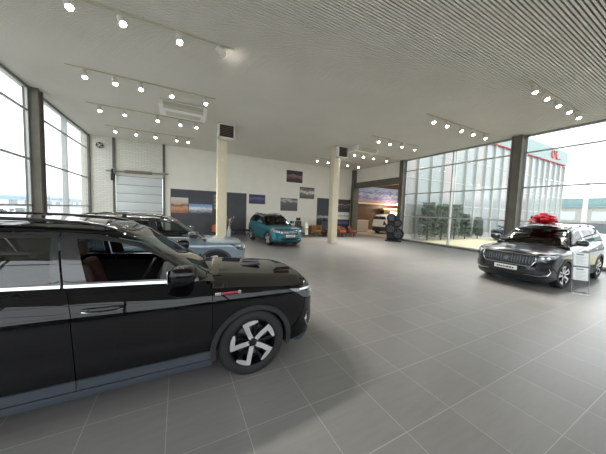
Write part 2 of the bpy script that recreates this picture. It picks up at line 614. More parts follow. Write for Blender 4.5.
        dp = [(xd2 - .18, zb + .19), (xd2 + .0, wt + .02), (xd2 - .2, wt + .045), (rp - .05 - boxy * 2, wt + .02), (rp - .16, zb + .02), (xd2 - .1, zb + .0)]
        qg = [(xd2 - .22, zb + .2), (xd2 - .09, wt - .04), (rp + .10 - boxy, wt - .06), (rp + .02, zb + .14)]
        put('rear_pillar', [S(ring(dp, qg), TOP, 'g', sd, gap=0, rim=0)], g('pillar', paint))
        put('quarter_glass', [S(qg, TOP, 'g', sd, off=-.004, gap=0, rim=0)], dark)
        # cant rail over the doors
        st = [(xd0 - .10, zb - .02), (xd0 - .14, zb + .06), (xd0 - .33, wt - .19), (xd0 - .49, wt - .055), (xd0 - .62, wt + .01), (xd1 + .12, wt + .055), (xd1 - .14, wt + .055), (xd2 + .02, wt + .025), (xd2 - .1, wt + .03), (rp - boxy * 2, wt + .03)]
        sc = [gx(*q) for q in st]
        s_ap = TOP.sy(.83 * .82, 1.1)
        sap = TOP.sy(.735, 1.2)
        up = [(sc[-1][0], ZT)] + [(sc[-1][0] + (sap - sc[-1][0]) * t / 12, ZT) for t in range(1, 13)] + [(sap, 1.3), (sap, 1.06)]
        put('roof_side', [S(sc + up, TOP, None, sd, gap=.001, rim=0)], g('roof_side', paint))
    # shoulder between the lower body and the glass
    mb = MB()
    for sd in (1, -1):
        n = 26
        V = []; F = []
        for i in range(n + 1):
            x = xd0 + .02 + (T0 + .14 - xd0) * i / n
            z1 = ztop(x) if x > xd0 else 1.13
            a = LOW.P(LOW.sx(x, 1.13), 1.128); b = TOP.P(TOP.sx(x, 1.13), 1.13)
            a.y += .0; V += [Vector((a.x, a.y * sd, a.z - .002)), Vector((b.x, (b.y - .03) * sd, b.z + .004))]
        for i in range(n): F.append([2 * i, 2 * i + 2, 2 * i + 3, 2 * i + 1])
        mb._add(V, F, 0, True)
    mb.build('belt_shoulder', paint, root)
    # ---------- front end
    sb = LOW.sx(nf, .5)
    yg = g('grille_w', .50)
    zg0, zg1 = g('grille_z', (.60, .86))
    def sym(half):
        """half polygon from centre line outwards, mirrored in s"""
        return half + [(-a, b) for a, b in half[::-1] if a > 1e-6]
    Y_ = lambda y, z: (LOW.sy(y, z), z)
    zt0 = ztop(L0)
    hb = [(0, zs), (LOW.sx(nf, zs) * .9, zs), (LOW.sx(ax + rc * .98, .3), .30), (LOW.sx(ax + rc, .42), .42), (LOW.sx(nf, .62) , .62), (LOW.sx(nf, .78), .78), Y_(.74, .73), (LOW.sy(yg + .02, zg1 - .12), zg1 - .122), (LOW.sy(yg + .012, zg1 - .12), zg1 - .122), (LOW.sy(yg, zg0), zg0 - .004), (0, zg0 - .004)]
    put('front_bumper', [S(sym(hb), LOW, None)], paint)
    put('bumper_lip', [S(sym([(0, .17), (LOW.sx(nf, .2) * .93, .19), (LOW.sx(ax + rc, .3), .30), (LOW.sx(ax + rc, .3) - .25, .315), Y_(.4, .27), (0, .27)]), LOW, None, off=.012)], clad)
    put('lower_intake', [S(sym([(0, .34), Y_(.48, .34), Y_(.56, .47), (0, .47)]), LOW, None, off=.003, rim=0, gap=0)], trim)
    gp = [(0, zg0), Y_(yg * .86, zg0), Y_(yg, (zg0 + zg1) / 2), Y_(yg * .97, zg1), (0, zg1)]
    gr = put('grille', [S(sym(gp), LOW, None, off=-.004, gap=.002)], trim)
    nsl = g('slats', 17)
    if not simple:
        mb = MB()
        for i in range(nsl):
            y = (i - (nsl - 1) / 2) / ((nsl - 1) / 2) * yg * .9
            e = .05 * (abs(y) / yg) ** 2
            s0 = math.copysign(LOW.sy(y, .7), y)
            a = LOW.P(s0, zg0 + .025 + e); b = LOW.P(s0, zg1 - .02)
            mb.tube([a + Vector((.006, 0, 0)), (a + b) / 2 + Vector((.016, 0, 0)), b + Vector((.006, 0, 0))], .006 if nsl > 14 else .008, 6)
        mb.build('grille_bar', g('barm', chrome), gr)
        outl = [LOW.P(a, b) + Vector((.006, 0, 0)) for a, b in dens(sym(gp), .08)]
        mb = MB(); mb.tube(outl + [outl[0]], .011, 6); mb.build('grille_surround', chrome, gr)
        mb = MB()
        c = LOW.P(0, (zg0 + zg1) / 2) + Vector((.03, 0, 0))
        mb.prism([(-.05, .045), (.05, .045), (.058, .0), (.03, -.05), (0, -.06), (-.03, -.05), (-.058, 0)], c.x - .02, c.x, 0, Matrix.Translation((0, 0, c.z)), 'x')
        mb.build('badge', mat('badge_grey', rgb(150, 152, 156), .2, .9), gr)
        # lower bumper chrome brackets
        for sd in (1, -1):
            pts = [(.40, .37), (.66, .36), (.80, .40), (.83, .50), (.80, .60)]
            pp = []
            for a, b in pts:
                v = LOW.P(LOW.sy(a, b), b); n = LOW.normal(LOW.sy(a, b), b); v = v + n * .008
                pp.append(Vector((v.x, v.y * sd, v.z)))
            mb = MB(); mb.tube(pp, [.006, .012, .014, .012, .006], 6); mb.build('bumper_trim', chrome, root)
    # headlights wrap round the corner
    for sd in (1, -1):
        hl = [Y_(yg + .012, zg1 - .12), Y_(yg + .012, zg1 + .0), (LOW.sx(L0 - .52, .93), .947), (LOW.sx(L0 - .46, .86), .90), (LOW.sx(L0 - .32, .75), .79), Y_(.74, .735)]
        h = put('headlight', [S(hl, LOW, None, sd, off=.002, gap=.004)], g('hlmat', mat('headlight_body', rgb(70, 74, 80), .08, .4, 1)))
        if not simple:
            mb = MB()
            for (a, b, r) in ((yg + .10, zg1 - .06, .036), (yg + .19, zg1 - .05, .036)):
                s0 = LOW.sy(a, b); v = LOW.P(s0, b) + LOW.normal(s0, b) * .004
                n = LOW.normal(s0, b)
                q = n.to_track_quat('Z', 'Y').to_matrix().to_4x4()
                M = Matrix.Translation(Vector((v.x, v.y, v.z))) @ q
                if sd < 0: M = Matrix.Scale(-1, 4, (0, 1, 0)) @ M
                mb.lathe([(.0005, .004), (r * .6, .008), (r, .002), (r, -.01)], 16, 0, M)
            mb.build('lamp_lens', lamp, h)
            e0 = LOW.sx(L0 - .40, .93); e1 = LOW.sy(yg + .04, .86)
            dl = [(e0, .915), (e0 + (e1 - e0) * .5, zg1 + .03), (e1, zg1 - .012), (e1, zg1 - .03), (e0 + (e1 - e0) * .5, zg1 + .005), (e0, .895)]
            put('daytime_strip', [S(dl, LOW, None, sd, off=.008, gap=0, rim=.004)], lamp, h)
    # nose strip above grille + hood
        top = []
    nf2 = L0 - .54
    s1 = LOW.sx(nf2, ztop(nf2))
    for t in range(9):
        s_ = s1 * (1 - t / 8)
        top.append((s_, ztop(LOW.P0(s_, .95).x)))
    nsp = [(0, zg1 + .002), Y_(yg + .02, zg1 + .002)] + [(LOW.sx(L0 - .52, .93) , .949)] + top
    put('nose_panel', [S(sym(nsp), LOW, None, gap=.002)], paint)
    def cap(name, loft, zfun, s_list, crown, m, K=14, off=0, ridge=0.0, wlim=1.0, par=root):
        mb = MB(); V = []; F = []
        for s_ in s_list:
            x0 = loft.P0(s_, zfun(None, s_)).x
            z = zfun(x0, s_)
            e = loft.P0(s_, z)
            for k in range(K + 1):
                u = -1 + 2 * k / K
                yy = e.y * u * wlim
                zz = z + crown * (min(1, abs(e.y) / .6) ** 2) * (1 - abs(u * wlim) ** 2.4)
                if ridge: zz += ridge * ss(abs(yy), .42, .5) * (1 - ss(abs(yy), .54, .75)) * min(1, abs(e.y) / .8)
                V.append(loft.post(Vector((e.x, yy, zz))) + Vector((0, 0, off)))
        n = len(s_list)
        for i in range(n - 1):
            for k in range(K):
                a = i * (K + 1) + k
                F.append([a, a + 1, a + K + 2, a + K + 1])
        mb._add(V, F, 0, True)
        o = mb.build(name, m, par)
        return o
    sh = LOW.sx(xd0 + .0, 1.05)
    nn = 30 if res < .08 else 16
    hood = cap('hood', LOW, lambda x, s_: ztop(x) if x is not None else 1.0, [.02 + (sh - .02) * (i / nn) for i in range(nn + 1)], .075, paint, 16, 0, .012)
    # cowl
    mb = MB()
    V = []; F = []
    xe = LOW.P0(sh, 1.05).x
    for k in range(13):
        u = -1 + 2 * k / 12
        y = .84 * u
        z = ztop(xe) + .075 * (1 - abs(u) ** 2.4)
        sgp = TOP.sy(min(.78, abs(y)), 1.08)
        w = TOP.P(math.copysign(sgp, u) if u else 0.0, 1.07)
        V += [LOW.post(Vector((xe + .012, y, z - .006))), Vector((w.x, w.y if abs(u) < .95 else y * .97, w.z))]
    for k in range(12): F.append([2 * k, 2 * k + 1, 2 * k + 3, 2 * k + 2])
    mb._add(V, F, 0, True)
    mb.build('cowl', trim, root)
    # windscreen
    sw = TOP.sy(.735, 1.2)
    ws = put('windscreen', [S(sym([(0, 1.07), (sw, 1.07), (sw, 1.3), (sw * .99, 1.585), (0, 1.585)]), TOP, None, gap=0, rim=0)], g('wsglass', glassmat('windscreen_glass', (.42, .48, .45, 1), 1.55)))
    put('windscreen_header', [S(sym([(0, 1.585), (sw * .99, 1.585), (sw, ZT), (0, ZT)]), TOP, None, gap=0, rim=0)], g('roof', paint))
    if not simple:
        mb = MB()
        for y0, y1 in ((.05, -.55), (.62, .10)):
            pts = []
            for t in range(8):
                y = y0 + (y1 - y0) * t / 7
                z = 1.10 + .045 * t / 7
                s_ = math.copysign(TOP.sy(abs(y), z), y)
                pts.append(TOP.P(s_, z) + TOP.normal(s_, z) * .018)
            mb.tube(pts, .009, 6)
        mb.build('wiper', trim, root)
    # roof
    sr0, sr1 = 0.02, TOP.tot - .02
    ro = cap('roof', TOP, lambda x, s_: ZT, [sr0 + (sr1 - sr0) * i / 44 for i in range(45)], .055 + dr, g('roof', paint), 16)
    if g('sunroof', True) and not simple:
        a, b = TOP.sx(.0 + dW, ZT), TOP.sx(-1.15, ZT)
        cap('sunroof', TOP, lambda x, s_: ZT, [a + (b - a) * i / 16 for i in range(17)], .055 + dr, mat('sunroof_glass', rgb(14, 15, 16), .05, 0, 1), 12, .004, 0, .80, ro)
    if not simple:
        for sd in (1, -1):
            pts = []
            for i in range(15):
                x = .12 + dW - i * .125
                v = TOP.P(TOP.sx(x, ZT), ZT)
                hgt = .045 * min(1, i / 1.5, (14 - i) / 1.5) + .006
                pts.append(Vector((v.x, (v.y + .0) * sd, v.z + hgt)))
            mb = MB(); mb.tube(pts, .015, 8)
            for i in (1, 7, 13):
                q = pts[i]; mb.box(q.x - .04, q.x + .04, q.y - .012, q.y + .012, q.z - .06, q.z, 0)
            mb.build('roof_rail', g('rail', mat('rail_black', rgb(26, 27, 29), .25, .2, 1)), root)
    # ---------- rear end
    tt = LOW.tot
    def rsym(half):   # half is list of ('y',y,z) on the rear, left
        a = [(LOW.sy(y, z, True), z) for y, z in half]
        return a + [(2 * tt - s_, z) for s_, z in a[::-1] if abs(s_ - tt) > 1e-6]
    sq = lambda z: LOW.sx(T0 + .30, z)
    rb = [(tt, .22), (sq(.25), .25), (sq(.5), .5), (sq(.62), .62), (LOW.sy(.7, .62, True), .62), (tt, .62)]
    put('rear_bumper', [S(rb + [(2 * tt - a, b) for a, b in rb[::-1] if abs(a - tt) > 1e-6], LOW, None)], g('rbump', clad))
    tg = [(tt, .625), (LOW.sy(.66, .63, True), .625), (LOW.sy(.62, .8, True), .80), (LOW.sy(.62, 1.1, True), 1.13), (tt, 1.13)]
    tgo = put('tailgate', [S(tg + [(2 * tt - a, b) for a, b in tg[::-1] if abs(a - tt) > 1e-6], LOW, None)], paint)
    for sd in (1, -1):
        tl = [(LOW.sy(.625, .9, True), .80), (LOW.sy(.63, 1., True), 1.05), (LOW.sx(T0 + .22, 1.0), 1.05), (LOW.sx(T0 + .30, .8), .86), (LOW.sx(T0 + .28, .8), .79)]
        put('tail_light', [S(tl, LOW, None, sd, off=.002)], red)
        rs = [(LOW.sy(.66, .63, True), .63), (LOW.sy(.625, .8, True), .78), (LOW.sx(T0 + .28, .78), .78), (LOW.sx(T0 + .30, .63), .63)]
        put('rear_corner', [S(rs, LOW, None, sd, gap=.002)], paint)
        rs = [(LOW.sy(.63, 1.06, True), 1.06), (LOW.sy(.63, 1.13, True), 1.13), (LOW.sx(T0 + .14, 1.12), 1.13), (LOW.sx(T0 + .22, 1.06), 1.06)]
        put('rear_shoulder', [S(rs, LOW, None, sd, gap=.002)], paint)
    t2 = TOP.tot
    sk = TOP.sx(T0 + .5 - boxy * 1.0, 1.3)
    skf = lambda z: t2 - (t2 - sk) * (.86 if z > 1.25 else .93)
    bl = [(t2, 1.16), (skf(1.16), 1.16), (skf(1.5), 1.50), (t2, 1.50)]
    m2 = lambda hp: hp + [(2 * t2 - a, b) for a, b in hp[::-1] if abs(a - t2) > 1e-6]
    put('rear_window', [S(m2(bl), TOP, None, gap=0, rim=0)], dark, tgo)
    fr2 = [(t2, 1.50), (skf(1.5), 1.50), (sk, 1.55), (sk, ZT), (t2, ZT)]
    put('tailgate_header', [S(m2(fr2), TOP, None, gap=0, rim=0)], g('roof', paint), tgo)
    bb = [(t2, 1.10), (sk, 1.10), (sk, 1.16), (t2, 1.16)]
    put('tailgate_sill', [S(m2(bb), TOP, None, gap=0, rim=0)], paint, tgo)
    for sd in (1, -1):
        pl = [(skf(1.16), 1.14), (skf(1.16) + .002, 1.16), (skf(1.5) + .002, 1.50), (skf(1.5), 1.52), (sk - .06, 1.56), (sk - .1, 1.14)]
        put('tailgate_pillar', [S(pl, TOP, None, sd, gap=0, rim=0)], g('pillar', paint), tgo)
    # ---------- inner structure, floor, wheel housings
    gaps = []
    for sd in (1, -1):
        gaps.append(S([(xd0 + .3, .95), (xd0 - .1, .30), (rx_ + rc + .05, .30), (xd2 - .3, .95), (xd2 - .3, 1.10), (xd0 + .3, 1.04)], side=sd, off=-.045, gap=0, rim=0))
        gaps.append(S([(ax + ra + .03, .30), (L0 - .05, .30), (L0 - .12, .88), (xd0 - .2, .98), (xd0 - .2, .88), (ax + ra * .8, .80)], side=sd, off=-.04, gap=0, rim=0))
    put('inner_shell', gaps, inner)
    mb = MB()
    mb.box(rx_ + .5, ax - .5, -.78, .78, .19, .27)
    mb.box(T0 + .25, rx_ + .5, -.62, .62, .24, .40)
    mb.box(ax - .5, L0 - .18, -.58, .58, .20, .62)
    mb.build('underbody', liner, root)
    for xc in (ax, rx_):
        for sd in (1, -1):
            mb = MB()
            n = 18
            V = []; F = []
            for i in range(n + 1):
                a = math.radians(-15 + 210 * i / n)
                for y in (.56, B - .035):
                    V.append((xc + (ra + .015) * math.cos(a), y * sd, R + (ra + .015) * math.sin(a)))
            for i in range(n): F.append([2 * i, 2 * i + 2, 2 * i + 3, 2 * i + 1])
            mb._add(V, F, 0, True)
            W_ = [(xc + (ra + .015) * math.cos(math.radians(-15 + 210 * i / n)), .56 * sd, R + (ra + .015) * math.sin(math.radians(-15 + 210 * i / n))) for i in range(n + 1)]
            mb._add(W_, [list(range(n + 1))], 0, False)
            mb.build('wheel_housing', liner, root)
    # wheels
    wm = wheel_meshes(R, g('tw', .225), g('rim', .265), g('wstyle', 'near'))
    for xc in (ax, rx_):
        for sd in (1, -1):
            w = bpy.data.objects.new('wheel', wm[0][1]); link(w, root)
            w.location = (xc, sd * (B - .225 / 2 - .022), R)
            a = g('steer', 0.0) if xc == ax else 0
            w.rotation_euler = (0, g('spin', .3), (0 if sd > 0 else PI) + a)
            for nme, me in wm[1:]:
                c = bpy.data.objects.new(nme, me); link(c, w)
    # mirrors
    for sd in (1, -1):
        mb = MB()
        x0, z0 = xd0 - .26, 1.16 * H
        y0 = TOP.P(TOP.sx(x0, 1.14), 1.14).y
        mb.box(-.105, .105, -.12, .12, -.08, .08, 0, .06, trs((x0 + .0, (y0 + .19) * sd, z0 + .075), rz=sd * .22), 4)
        o = mb.build('wing_mirror', g('mirror', paint), root)
        mb = MB(); mb.tube([(x0 + .04, (y0 - .01) * sd, z0 - .015), (x0 + .03, (y0 + .10) * sd, z0 + .02)], [.035, .028], 8); mb.build('mirror_stalk', trim, o)
        if not simple:
            mb = MB(); mb.box(-.004, .004, -.088, .088, -.056, .056, 0, .003, trs((x0 - .107, (y0 + .175) * sd, z0 + .075), rz=sd * .22)); mb.build('mirror_glass', mat('mirror_silver', rgb(200, 205, 208), .03, 1), o)
    # handles
    if not simple:
        for sd in (1, -1):
            for nm, xh in (('front_door', xd1 + .07), ('rear_door', xd2 + .14)):
                z = .975
                pts = []
                for t in range(9):
                    x = xh + .27 * t / 8
                    v = LOW.P(LOW.sx(x, z), z)
                    of = .012 + .03 * math.sin(PI * t / 8) ** .5
                    pts.append(Vector((v.x, (v.y + of) * sd, v.z)))
                par = [o for o in root.children if o.name.split('.')[0] == nm][0 if sd > 0 else 1]
                mb = MB(); mb.tube(pts, [.010, .019, .022, .022, .022, .022, .022, .019, .010], 8)
                mb.build('door_handle', [g('handle', paint)], par)
                mb = MB(); q = [Vector((a.x, a.y + .006 * sd, a.z - .018)) for a in pts]
                mb.tube(q, .005, 6)
                mb.build('handle_trim', chrome, par)
    # cabin
    mb = MB()
    mb.box(-.45, .08, -.36, .36, 0, .18, 0, .06, trs((0, 0, 0), ry=0), 3)
    def seat(x, y, sub=True):
        mb = MB()
        mb.box(-.26, .26, -.25, .25, 0, .16, 0, .05, trs((x, y, .44), ry=-.12), 3)
        mb.box(-.08, .08, -.25, .25, 0, .62, 0, .06, trs((x - .24, y, .56), ry=-.30), 3)
        s_ = mb.build('seat', seatm, root)
        mb = MB(); mb.box(-.05, .05, -.13, .13, 0, .19, 0, .045, trs((x - .44, y, 1.20), ry=-.2), 3); mb.build('headrest', seatm, s_)
    for x, y in ((.05, .38), (.05, -.38), (-.85, .40), (-.85, -.40)):
        seat(x, y)
    mb = MB()
    mb.prism([(.42, .55), (.38, .86), (.45, 1.0), (.62, 1.02), (.95, 1.0), (1.0, .55)], -.72, .72)
    mb.build('dashboard', inner, root)
    sy_ = g('drive', 1) * .38
    mb = MB()
    M = trs((.28, sy_, .97), ry=-1.1)
    mb.lathe([(.17 + .014 * math.cos(a), .014 * math.sin(a)) for a in [2 * PI * i / 8 for i in range(8)]], 24, 0, M, close=True)
    mb.box(-.16, .16, -.02, .02, -.02, .0, 0, 0, M); mb.box(-.02, .02, -.16, .16, -.02, 0, 0, 0, M)
    mb.build('steering_wheel', inner, root)
    if g('plate'):
        z = g('plate_z', .52)
        v = LOW.P(0, z)
        mb = MB(); mb.box(v.x + .004, v.x + .016, -.26, .26, v.z - .056, v.z + .056, 0, .004)
        q = random.Random(3)
        y = -.2
        pl = mb.build('number_plate', mat('plate_white', rgb(232, 232, 228), .4), root)
        mb = MB()
        while y < .2:
            w = q.uniform(.02, .05); mb.box(v.x + .016, v.x + .018, y, y + w, v.z - .025, v.z + .022 + q.uniform(-.01, .01)); y += w + .016
        mb.build('plate_lettering', mat('plate_dark', rgb(60, 66, 80), .5), pl)
    return dict(LOW=LOW, TOP=TOP)
# ------------------------------------------------------------------ materials of the place
def floor_mat():
    m = mat('floor_tiles', rgb(120, 119, 116), .3)
    nt = m.node_tree; b = nt.nodes['Principled BSDF']
    tc = nt.nodes.new('ShaderNodeTexCoord')
    mp = nt.nodes.new('ShaderNodeMapping')
    mp.inputs['Location'].default_value = (-.51 + 30, -.06 + 30, 0)
    br = nt.nodes.new('ShaderNodeTexBrick')
    br.offset = 0; br.squash = 1
    br.inputs['Scale'].default_value = 1
    br.inputs['Brick Width'].default_value = .6
    br.inputs['Row Height'].default_value = .6
    br.inputs['Mortar Size'].default_value = .0035
    br.inputs['Mortar Smooth'].default_value = .2
    br.inputs['Bias'].default_value = 0
    br.inputs['Color1'].default_value = rgb(124, 122, 119)
    br.inputs['Color2'].default_value = rgb(130, 128, 125)
    br.inputs['Mortar'].default_value = rgb(160, 159, 154)
    nt.links.new(tc.outputs['Object'], mp.inputs['Vector'])
    nt.links.new(mp.outputs['Vector'], br.inputs['Vector'])
    mp2 = nt.nodes.new('ShaderNodeMapping')
    mp2.inputs['Scale'].default_value = (1.2, 9, 1)
    nz = nt.nodes.new('ShaderNodeTexNoise')
    nz.inputs['Scale'].default_value = 2.2; nz.inputs['Detail'].default_value = 5
    nt.links.new(tc.outputs['Object'], mp2.inputs['Vector'])
    nt.links.new(mp2.outputs['Vector'], nz.inputs['Vector'])
    mx = nt.nodes.new('ShaderNodeMix'); mx.data_type = 'RGBA'; mx.blend_type = 'MULTIPLY'
    mx.inputs[0].default_value = .35
    rp = nt.nodes.new('ShaderNodeValToRGB')
    rp.color_ramp.elements[0].color = (.72, .72, .72, 1); rp.color_ramp.elements[1].color = (1, 1, 1, 1)
    rp.color_ramp.elements[0].position = .3; rp.color_ramp.elements[1].position = .7
    nt.links.new(nz.outputs['Fac'], rp.inputs['Fac'])
    nt.links.new(br.outputs['Color'], mx.inputs[6]); nt.links.new(rp.outputs['Color'], mx.inputs[7])
    nt.links.new(mx.outputs[2], b.inputs['Base Color'])
    mr = nt.nodes.new('ShaderNodeMapRange')
    mr.inputs['To Min'].default_value = .26; mr.inputs['To Max'].default_value = .40
    nt.links.new(nz.outputs['Fac'], mr.inputs['Value'])
    nt.links.new(mr.outputs['Result'], b.inputs['Roughness'])
    bp = nt.nodes.new('ShaderNodeBump'); bp.inputs['Strength'].default_value = .25; bp.inputs['Distance'].default_value = .002
    bp.invert = True
    nt.links.new(br.outputs['Fac'], bp.inputs['Height']); nt.links.new(bp.outputs['Normal'], b.inputs['Normal'])
    return m

def brick_mat(name, c1, c2, mortar, w, h):
    m = mat(name, c1, .8)
    nt = m.node_tree; b = nt.nodes['Principled BSDF']
    tc = nt.nodes.new('ShaderNodeTexCoord')
    sx = nt.nodes.new('ShaderNodeSeparateXYZ'); cx = nt.nodes.new('ShaderNodeCombineXYZ')
    nt.links.new(tc.outputs['Object'], sx.inputs[0])
    nt.links.new(sx.outputs['X'], cx.inputs['X']); nt.links.new(sx.outputs['Z'], cx.inputs['Y'])
    br = nt.nodes.new('ShaderNodeTexBrick')
    br.inputs['Scale'].default_value = 1
    br.inputs['Brick Width'].default_value = w; br.inputs['Row Height'].default_value = h
    br.inputs['Mortar Size'].default_value = .008
    br.inputs['Color1'].default_value = c1; br.inputs['Color2'].default_value = c2; br.inputs['Mortar'].default_value = mortar
    nt.links.new(cx.outputs[0], br.inputs['Vector'])
    nt.links.new(br.outputs['Color'], b.inputs['Base Color'])
    bp = nt.nodes.new('ShaderNodeBump'); bp.inputs['Strength'].default_value = .4; bp.inputs['Distance'].default_value = .01; bp.invert = True
    nt.links.new(br.outputs['Fac'], bp.inputs['Height']); nt.links.new(bp.outputs['Normal'], b.inputs['Normal'])
    return m

def picture(name, stops, scale=3.0, seed=0.0, vertical=True, distort=1.0, rough=.35):
    """a printed picture: bands of colour from bottom to top broken up by noise (generated coordinates)"""
    m = mat(name, stops[0][1], rough)
    nt = m.node_tree; b = nt.nodes['Principled BSDF']
    tc = nt.nodes.new('ShaderNodeTexCoord')
    sp = nt.nodes.new('ShaderNodeSeparateXYZ')
    nt.links.new(tc.outputs['Generated'], sp.inputs[0])
    nz = nt.nodes.new('ShaderNodeTexNoise'); nz.noise_dimensions = '4D'
    nz.inputs['W'].default_value = seed; nz.inputs['Scale'].default_value = scale; nz.inputs['Detail'].default_value = 6
    nt.links.new(tc.outputs['Generated'], nz.inputs['Vector'])
    a = nt.nodes.new('ShaderNodeMath'); a.operation = 'MULTIPLY_ADD'
    s = nt.nodes.new('ShaderNodeMath'); s.operation = 'SUBTRACT'; s.inputs[1].default_value = .5
    nt.links.new(nz.outputs['Fac'], s.inputs[0])
    nt.links.new(s.outputs[0], a.inputs[0]); a.inputs[1].default_value = distort
    nt.links.new(sp.outputs['Z' if vertical else 'X'], a.inputs[2])
    rp = nt.nodes.new('ShaderNodeValToRGB')
    cr = rp.color_ramp
    cr.elements[0].position = stops[0][0]; cr.elements[0].color = stops[0][1]
    cr.elements[1].position = stops[-1][0]; cr.elements[1].color = stops[-1][1]
    for p_, c_ in stops[1:-1]:
        e = cr.elements.new(p_); e.color = c_
    nt.links.new(a.outputs[0], rp.inputs['Fac'])
    nt.links.new(rp.outputs['Color'], b.inputs['Base Color'])
    return m

M_wall = noisy('cream_wall_paint', rgb(238, 234, 222), rgb(242, 238, 228), 1.5, .75)
M_brick = brick_mat('white_painted_brick', rgb(228, 226, 214), rgb(220, 218, 206), rgb(196, 194, 184), .30, .10)
M_ceil = noisy('ceiling_sheet', rgb(220, 217, 206), rgb(225, 222, 212), .8, .5)
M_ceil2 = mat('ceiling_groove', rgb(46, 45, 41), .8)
M_col = noisy('column_grey_paint', rgb(98, 94, 84), rgb(108, 104, 94), 3, .6)
M_frame = mat('aluminium_frame', rgb(176, 180, 178), .4, .3)
M_framed = mat('aluminium_frame_dark', rgb(128, 130, 126), .4, .3)
M_glass = glassmat('window_glass', (.95, .96, .96, 1), 1.45)
M_pillar = noisy('cream_pillar_paint', rgb(214, 203, 176), rgb(221, 211, 186), 3, .6)
M_white = mat('white_plastic', rgb(228, 227, 220), .4)
M_dark = mat('dark_plastic', rgb(30, 30, 32), .4)
M_steel = mat('galvanised_steel', rgb(150, 152, 150), .4, .7)
M_concrete = noisy('pale_concrete', rgb(176, 176, 172), rgb(190, 190, 186), .4, .85)
M_grass = noisy('dry_grass', rgb(206, 196, 158), rgb(222, 212, 178), 6, .9)
M_board = noisy('charcoal_board', rgb(66, 68, 74), rgb(72, 74, 80), 2, .5)

XL, XR, YB, YF, ZC = -4.4, 14.05, 17.3, -4.2, 5.6
def struct(o):
    o['kind'] = 'structure'; return o

# ------------------------------------------------------------------ shell
mb = MB(); mb.box(XL - .3, XR + .3, YF - .3, YB + .3, -.2, 0)
struct(mb.build('floor', floor_mat()))
# ribbed ceiling: trapezoid ribs along X
mb = MB()
pit = .06
n = int((YB - YF) / pit)
V = []; F = []; mi = []
y = YF
x0, x1 = XL, XR
def strip(ya, za, yb, zb_, m_):
    mb._add([(x0, ya, za), (x1, ya, za), (x1, yb, zb_), (x0, yb, zb_)], [[0, 1, 2, 3]], m_)
for i in range(n + 1):
    y = YF + i * pit
    strip(y, ZC, y + .031, ZC, 0)
    strip(y + .031, ZC, y + .033, ZC + .035, 0)
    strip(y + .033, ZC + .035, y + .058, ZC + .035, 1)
    strip(y + .058, ZC + .035, y + .060, ZC, 0)
mb.box(XL - .3, XR + .3, YF - .3, YB + .3, ZC + .06, ZC + .3, 0)
struct(mb.build('ceiling', [M_ceil, M_ceil2], weld=False))
# back wall with plain and brick fields
mb = MB()
mb.box(-.8, XR + .3, YB, YB + .3, 0, ZC + .1)
struct(mb.build('wall_back', M_wall))
mb = MB(); mb.box(XL - .3, -3.25, YB, YB + .3, 0, ZC + .1); mb.box(-3.25, -.8, YB, YB + .3, 3.53, ZC + .1)
struct(mb.build('wall_back_brick', M_brick))
mb = MB(); mb.box(-.45, XR - .2, YB - .012, YB, 0, .08)
struct(mb.build('baseboard_back', mat('dark_skirting', rgb(60, 60, 62), .5)))
# front wall behind the camera: glazed
def window(name, plane, a0, a1, fixed, verts, rails, z0=.08, z1=ZC - .02, fm=M_frame, fw=.03, depth=.06, out=1):
    """window in a wall plane: plane 'x' (at X=fixed, running along Y) or 'y'"""
    mb = MB()
    def bar(u0, u1, za, zb_, d0, d1):
        if plane == 'x': mb.box(fixed + d0, fixed + d1, u0, u1, za, zb_)
        else: mb.box(u0, u1, fixed + d0, fixed + d1, za, zb_)
    d0, d1 = -depth / 2, depth / 2
    bar(a0, a0 + fw * 2, z0, z1, d0, d1); bar(a1 - fw * 2, a1, z0, z1, d0, d1)
    bar(a0, a1, z0, z0 + .06, d0, d1); bar(a0, a1, z1 - .06, z1, d0, d1)
    for v in verts: bar(v - fw, v + fw, z0, z1, min(d0, out * .16), max(d1, out * .16) if out > 0 else d1)
    for r in rails: bar(a0, a1, r - fw, r + fw, d0, d1)
    o = struct(mb.build(name, fm))
    us = [a0] + list(verts) + [a1]
    zs_ = [z0] + list(rails) + [z1]
    for i in range(len(us) - 1):
        for k in range(len(zs_) - 1):
            mb = MB()
            e = .004
            if plane == 'x': mb.box(fixed - e, fixed + e, us[i] + .01, us[i + 1] - .01, zs_[k] + .01, zs_[k + 1] - .01)
            else: mb.box(us[i] + .01, us[i + 1] - .01, fixed - e, fixed + e, zs_[k] + .01, zs_[k + 1] - .01)
            mb.build('pane', M_glass, o)
    return o
RL = (1.72, 3.25, 4.82)
window('window_1', 'x', 11.85, YB, XL, (14.45,), RL, out=-1)
window('window_2', 'x', 5.9, 11.4, XL, (8.8,), RL, out=-1)
window('window_3', 'x', -.4, 5.3, XL, (2.6,), RL, out=-1)
window('window_4', 'x', -4.15, -.8, XL, (), RL, out=-1)
window('window_5', 'x', 5.72, 11.72, XR, (8.52,), RL, fm=M_frame)
window('window_6', 'x', -.35, 5.26, XR, (2.45,), RL, fm=M_frame)
window('window_7', 'x', -4.15, -.75, XR, (), RL, fm=M_frame)
window('window_8', 'y', XL + .1, XR - .1, YF, (-1.4, 1.6, 4.6, 7.6, 10.6), RL, z0=1.15)
# low upstands and heads of the glazed walls
mb = MB(); mb.box(XL - .3, XL, YF, YB, -.2, .08); mb.box(XL - .08, XL + .06, YF, YB, ZC - .04, ZC + .1)
struct(mb.build('wall_left', M_framed))
mb = MB(); mb.box(XR - .03, XR + .3, YF, 11.9, -.2, .08); mb.box(XR - .05, XR + .08, YF, 11.9, ZC - .03, ZC + .1)
struct(mb.build('wall_right', M_framed))
mb = MB(); mb.box(XL, XR, YF - .3, YF, -.2, 1.15); mb.box(XL, XR, YF - .1, YF + .06, ZC - .04, ZC + .1)  # unseen solid lower part, added to dim reflections in the black car
struct(mb.build('wall_front', M_framed))
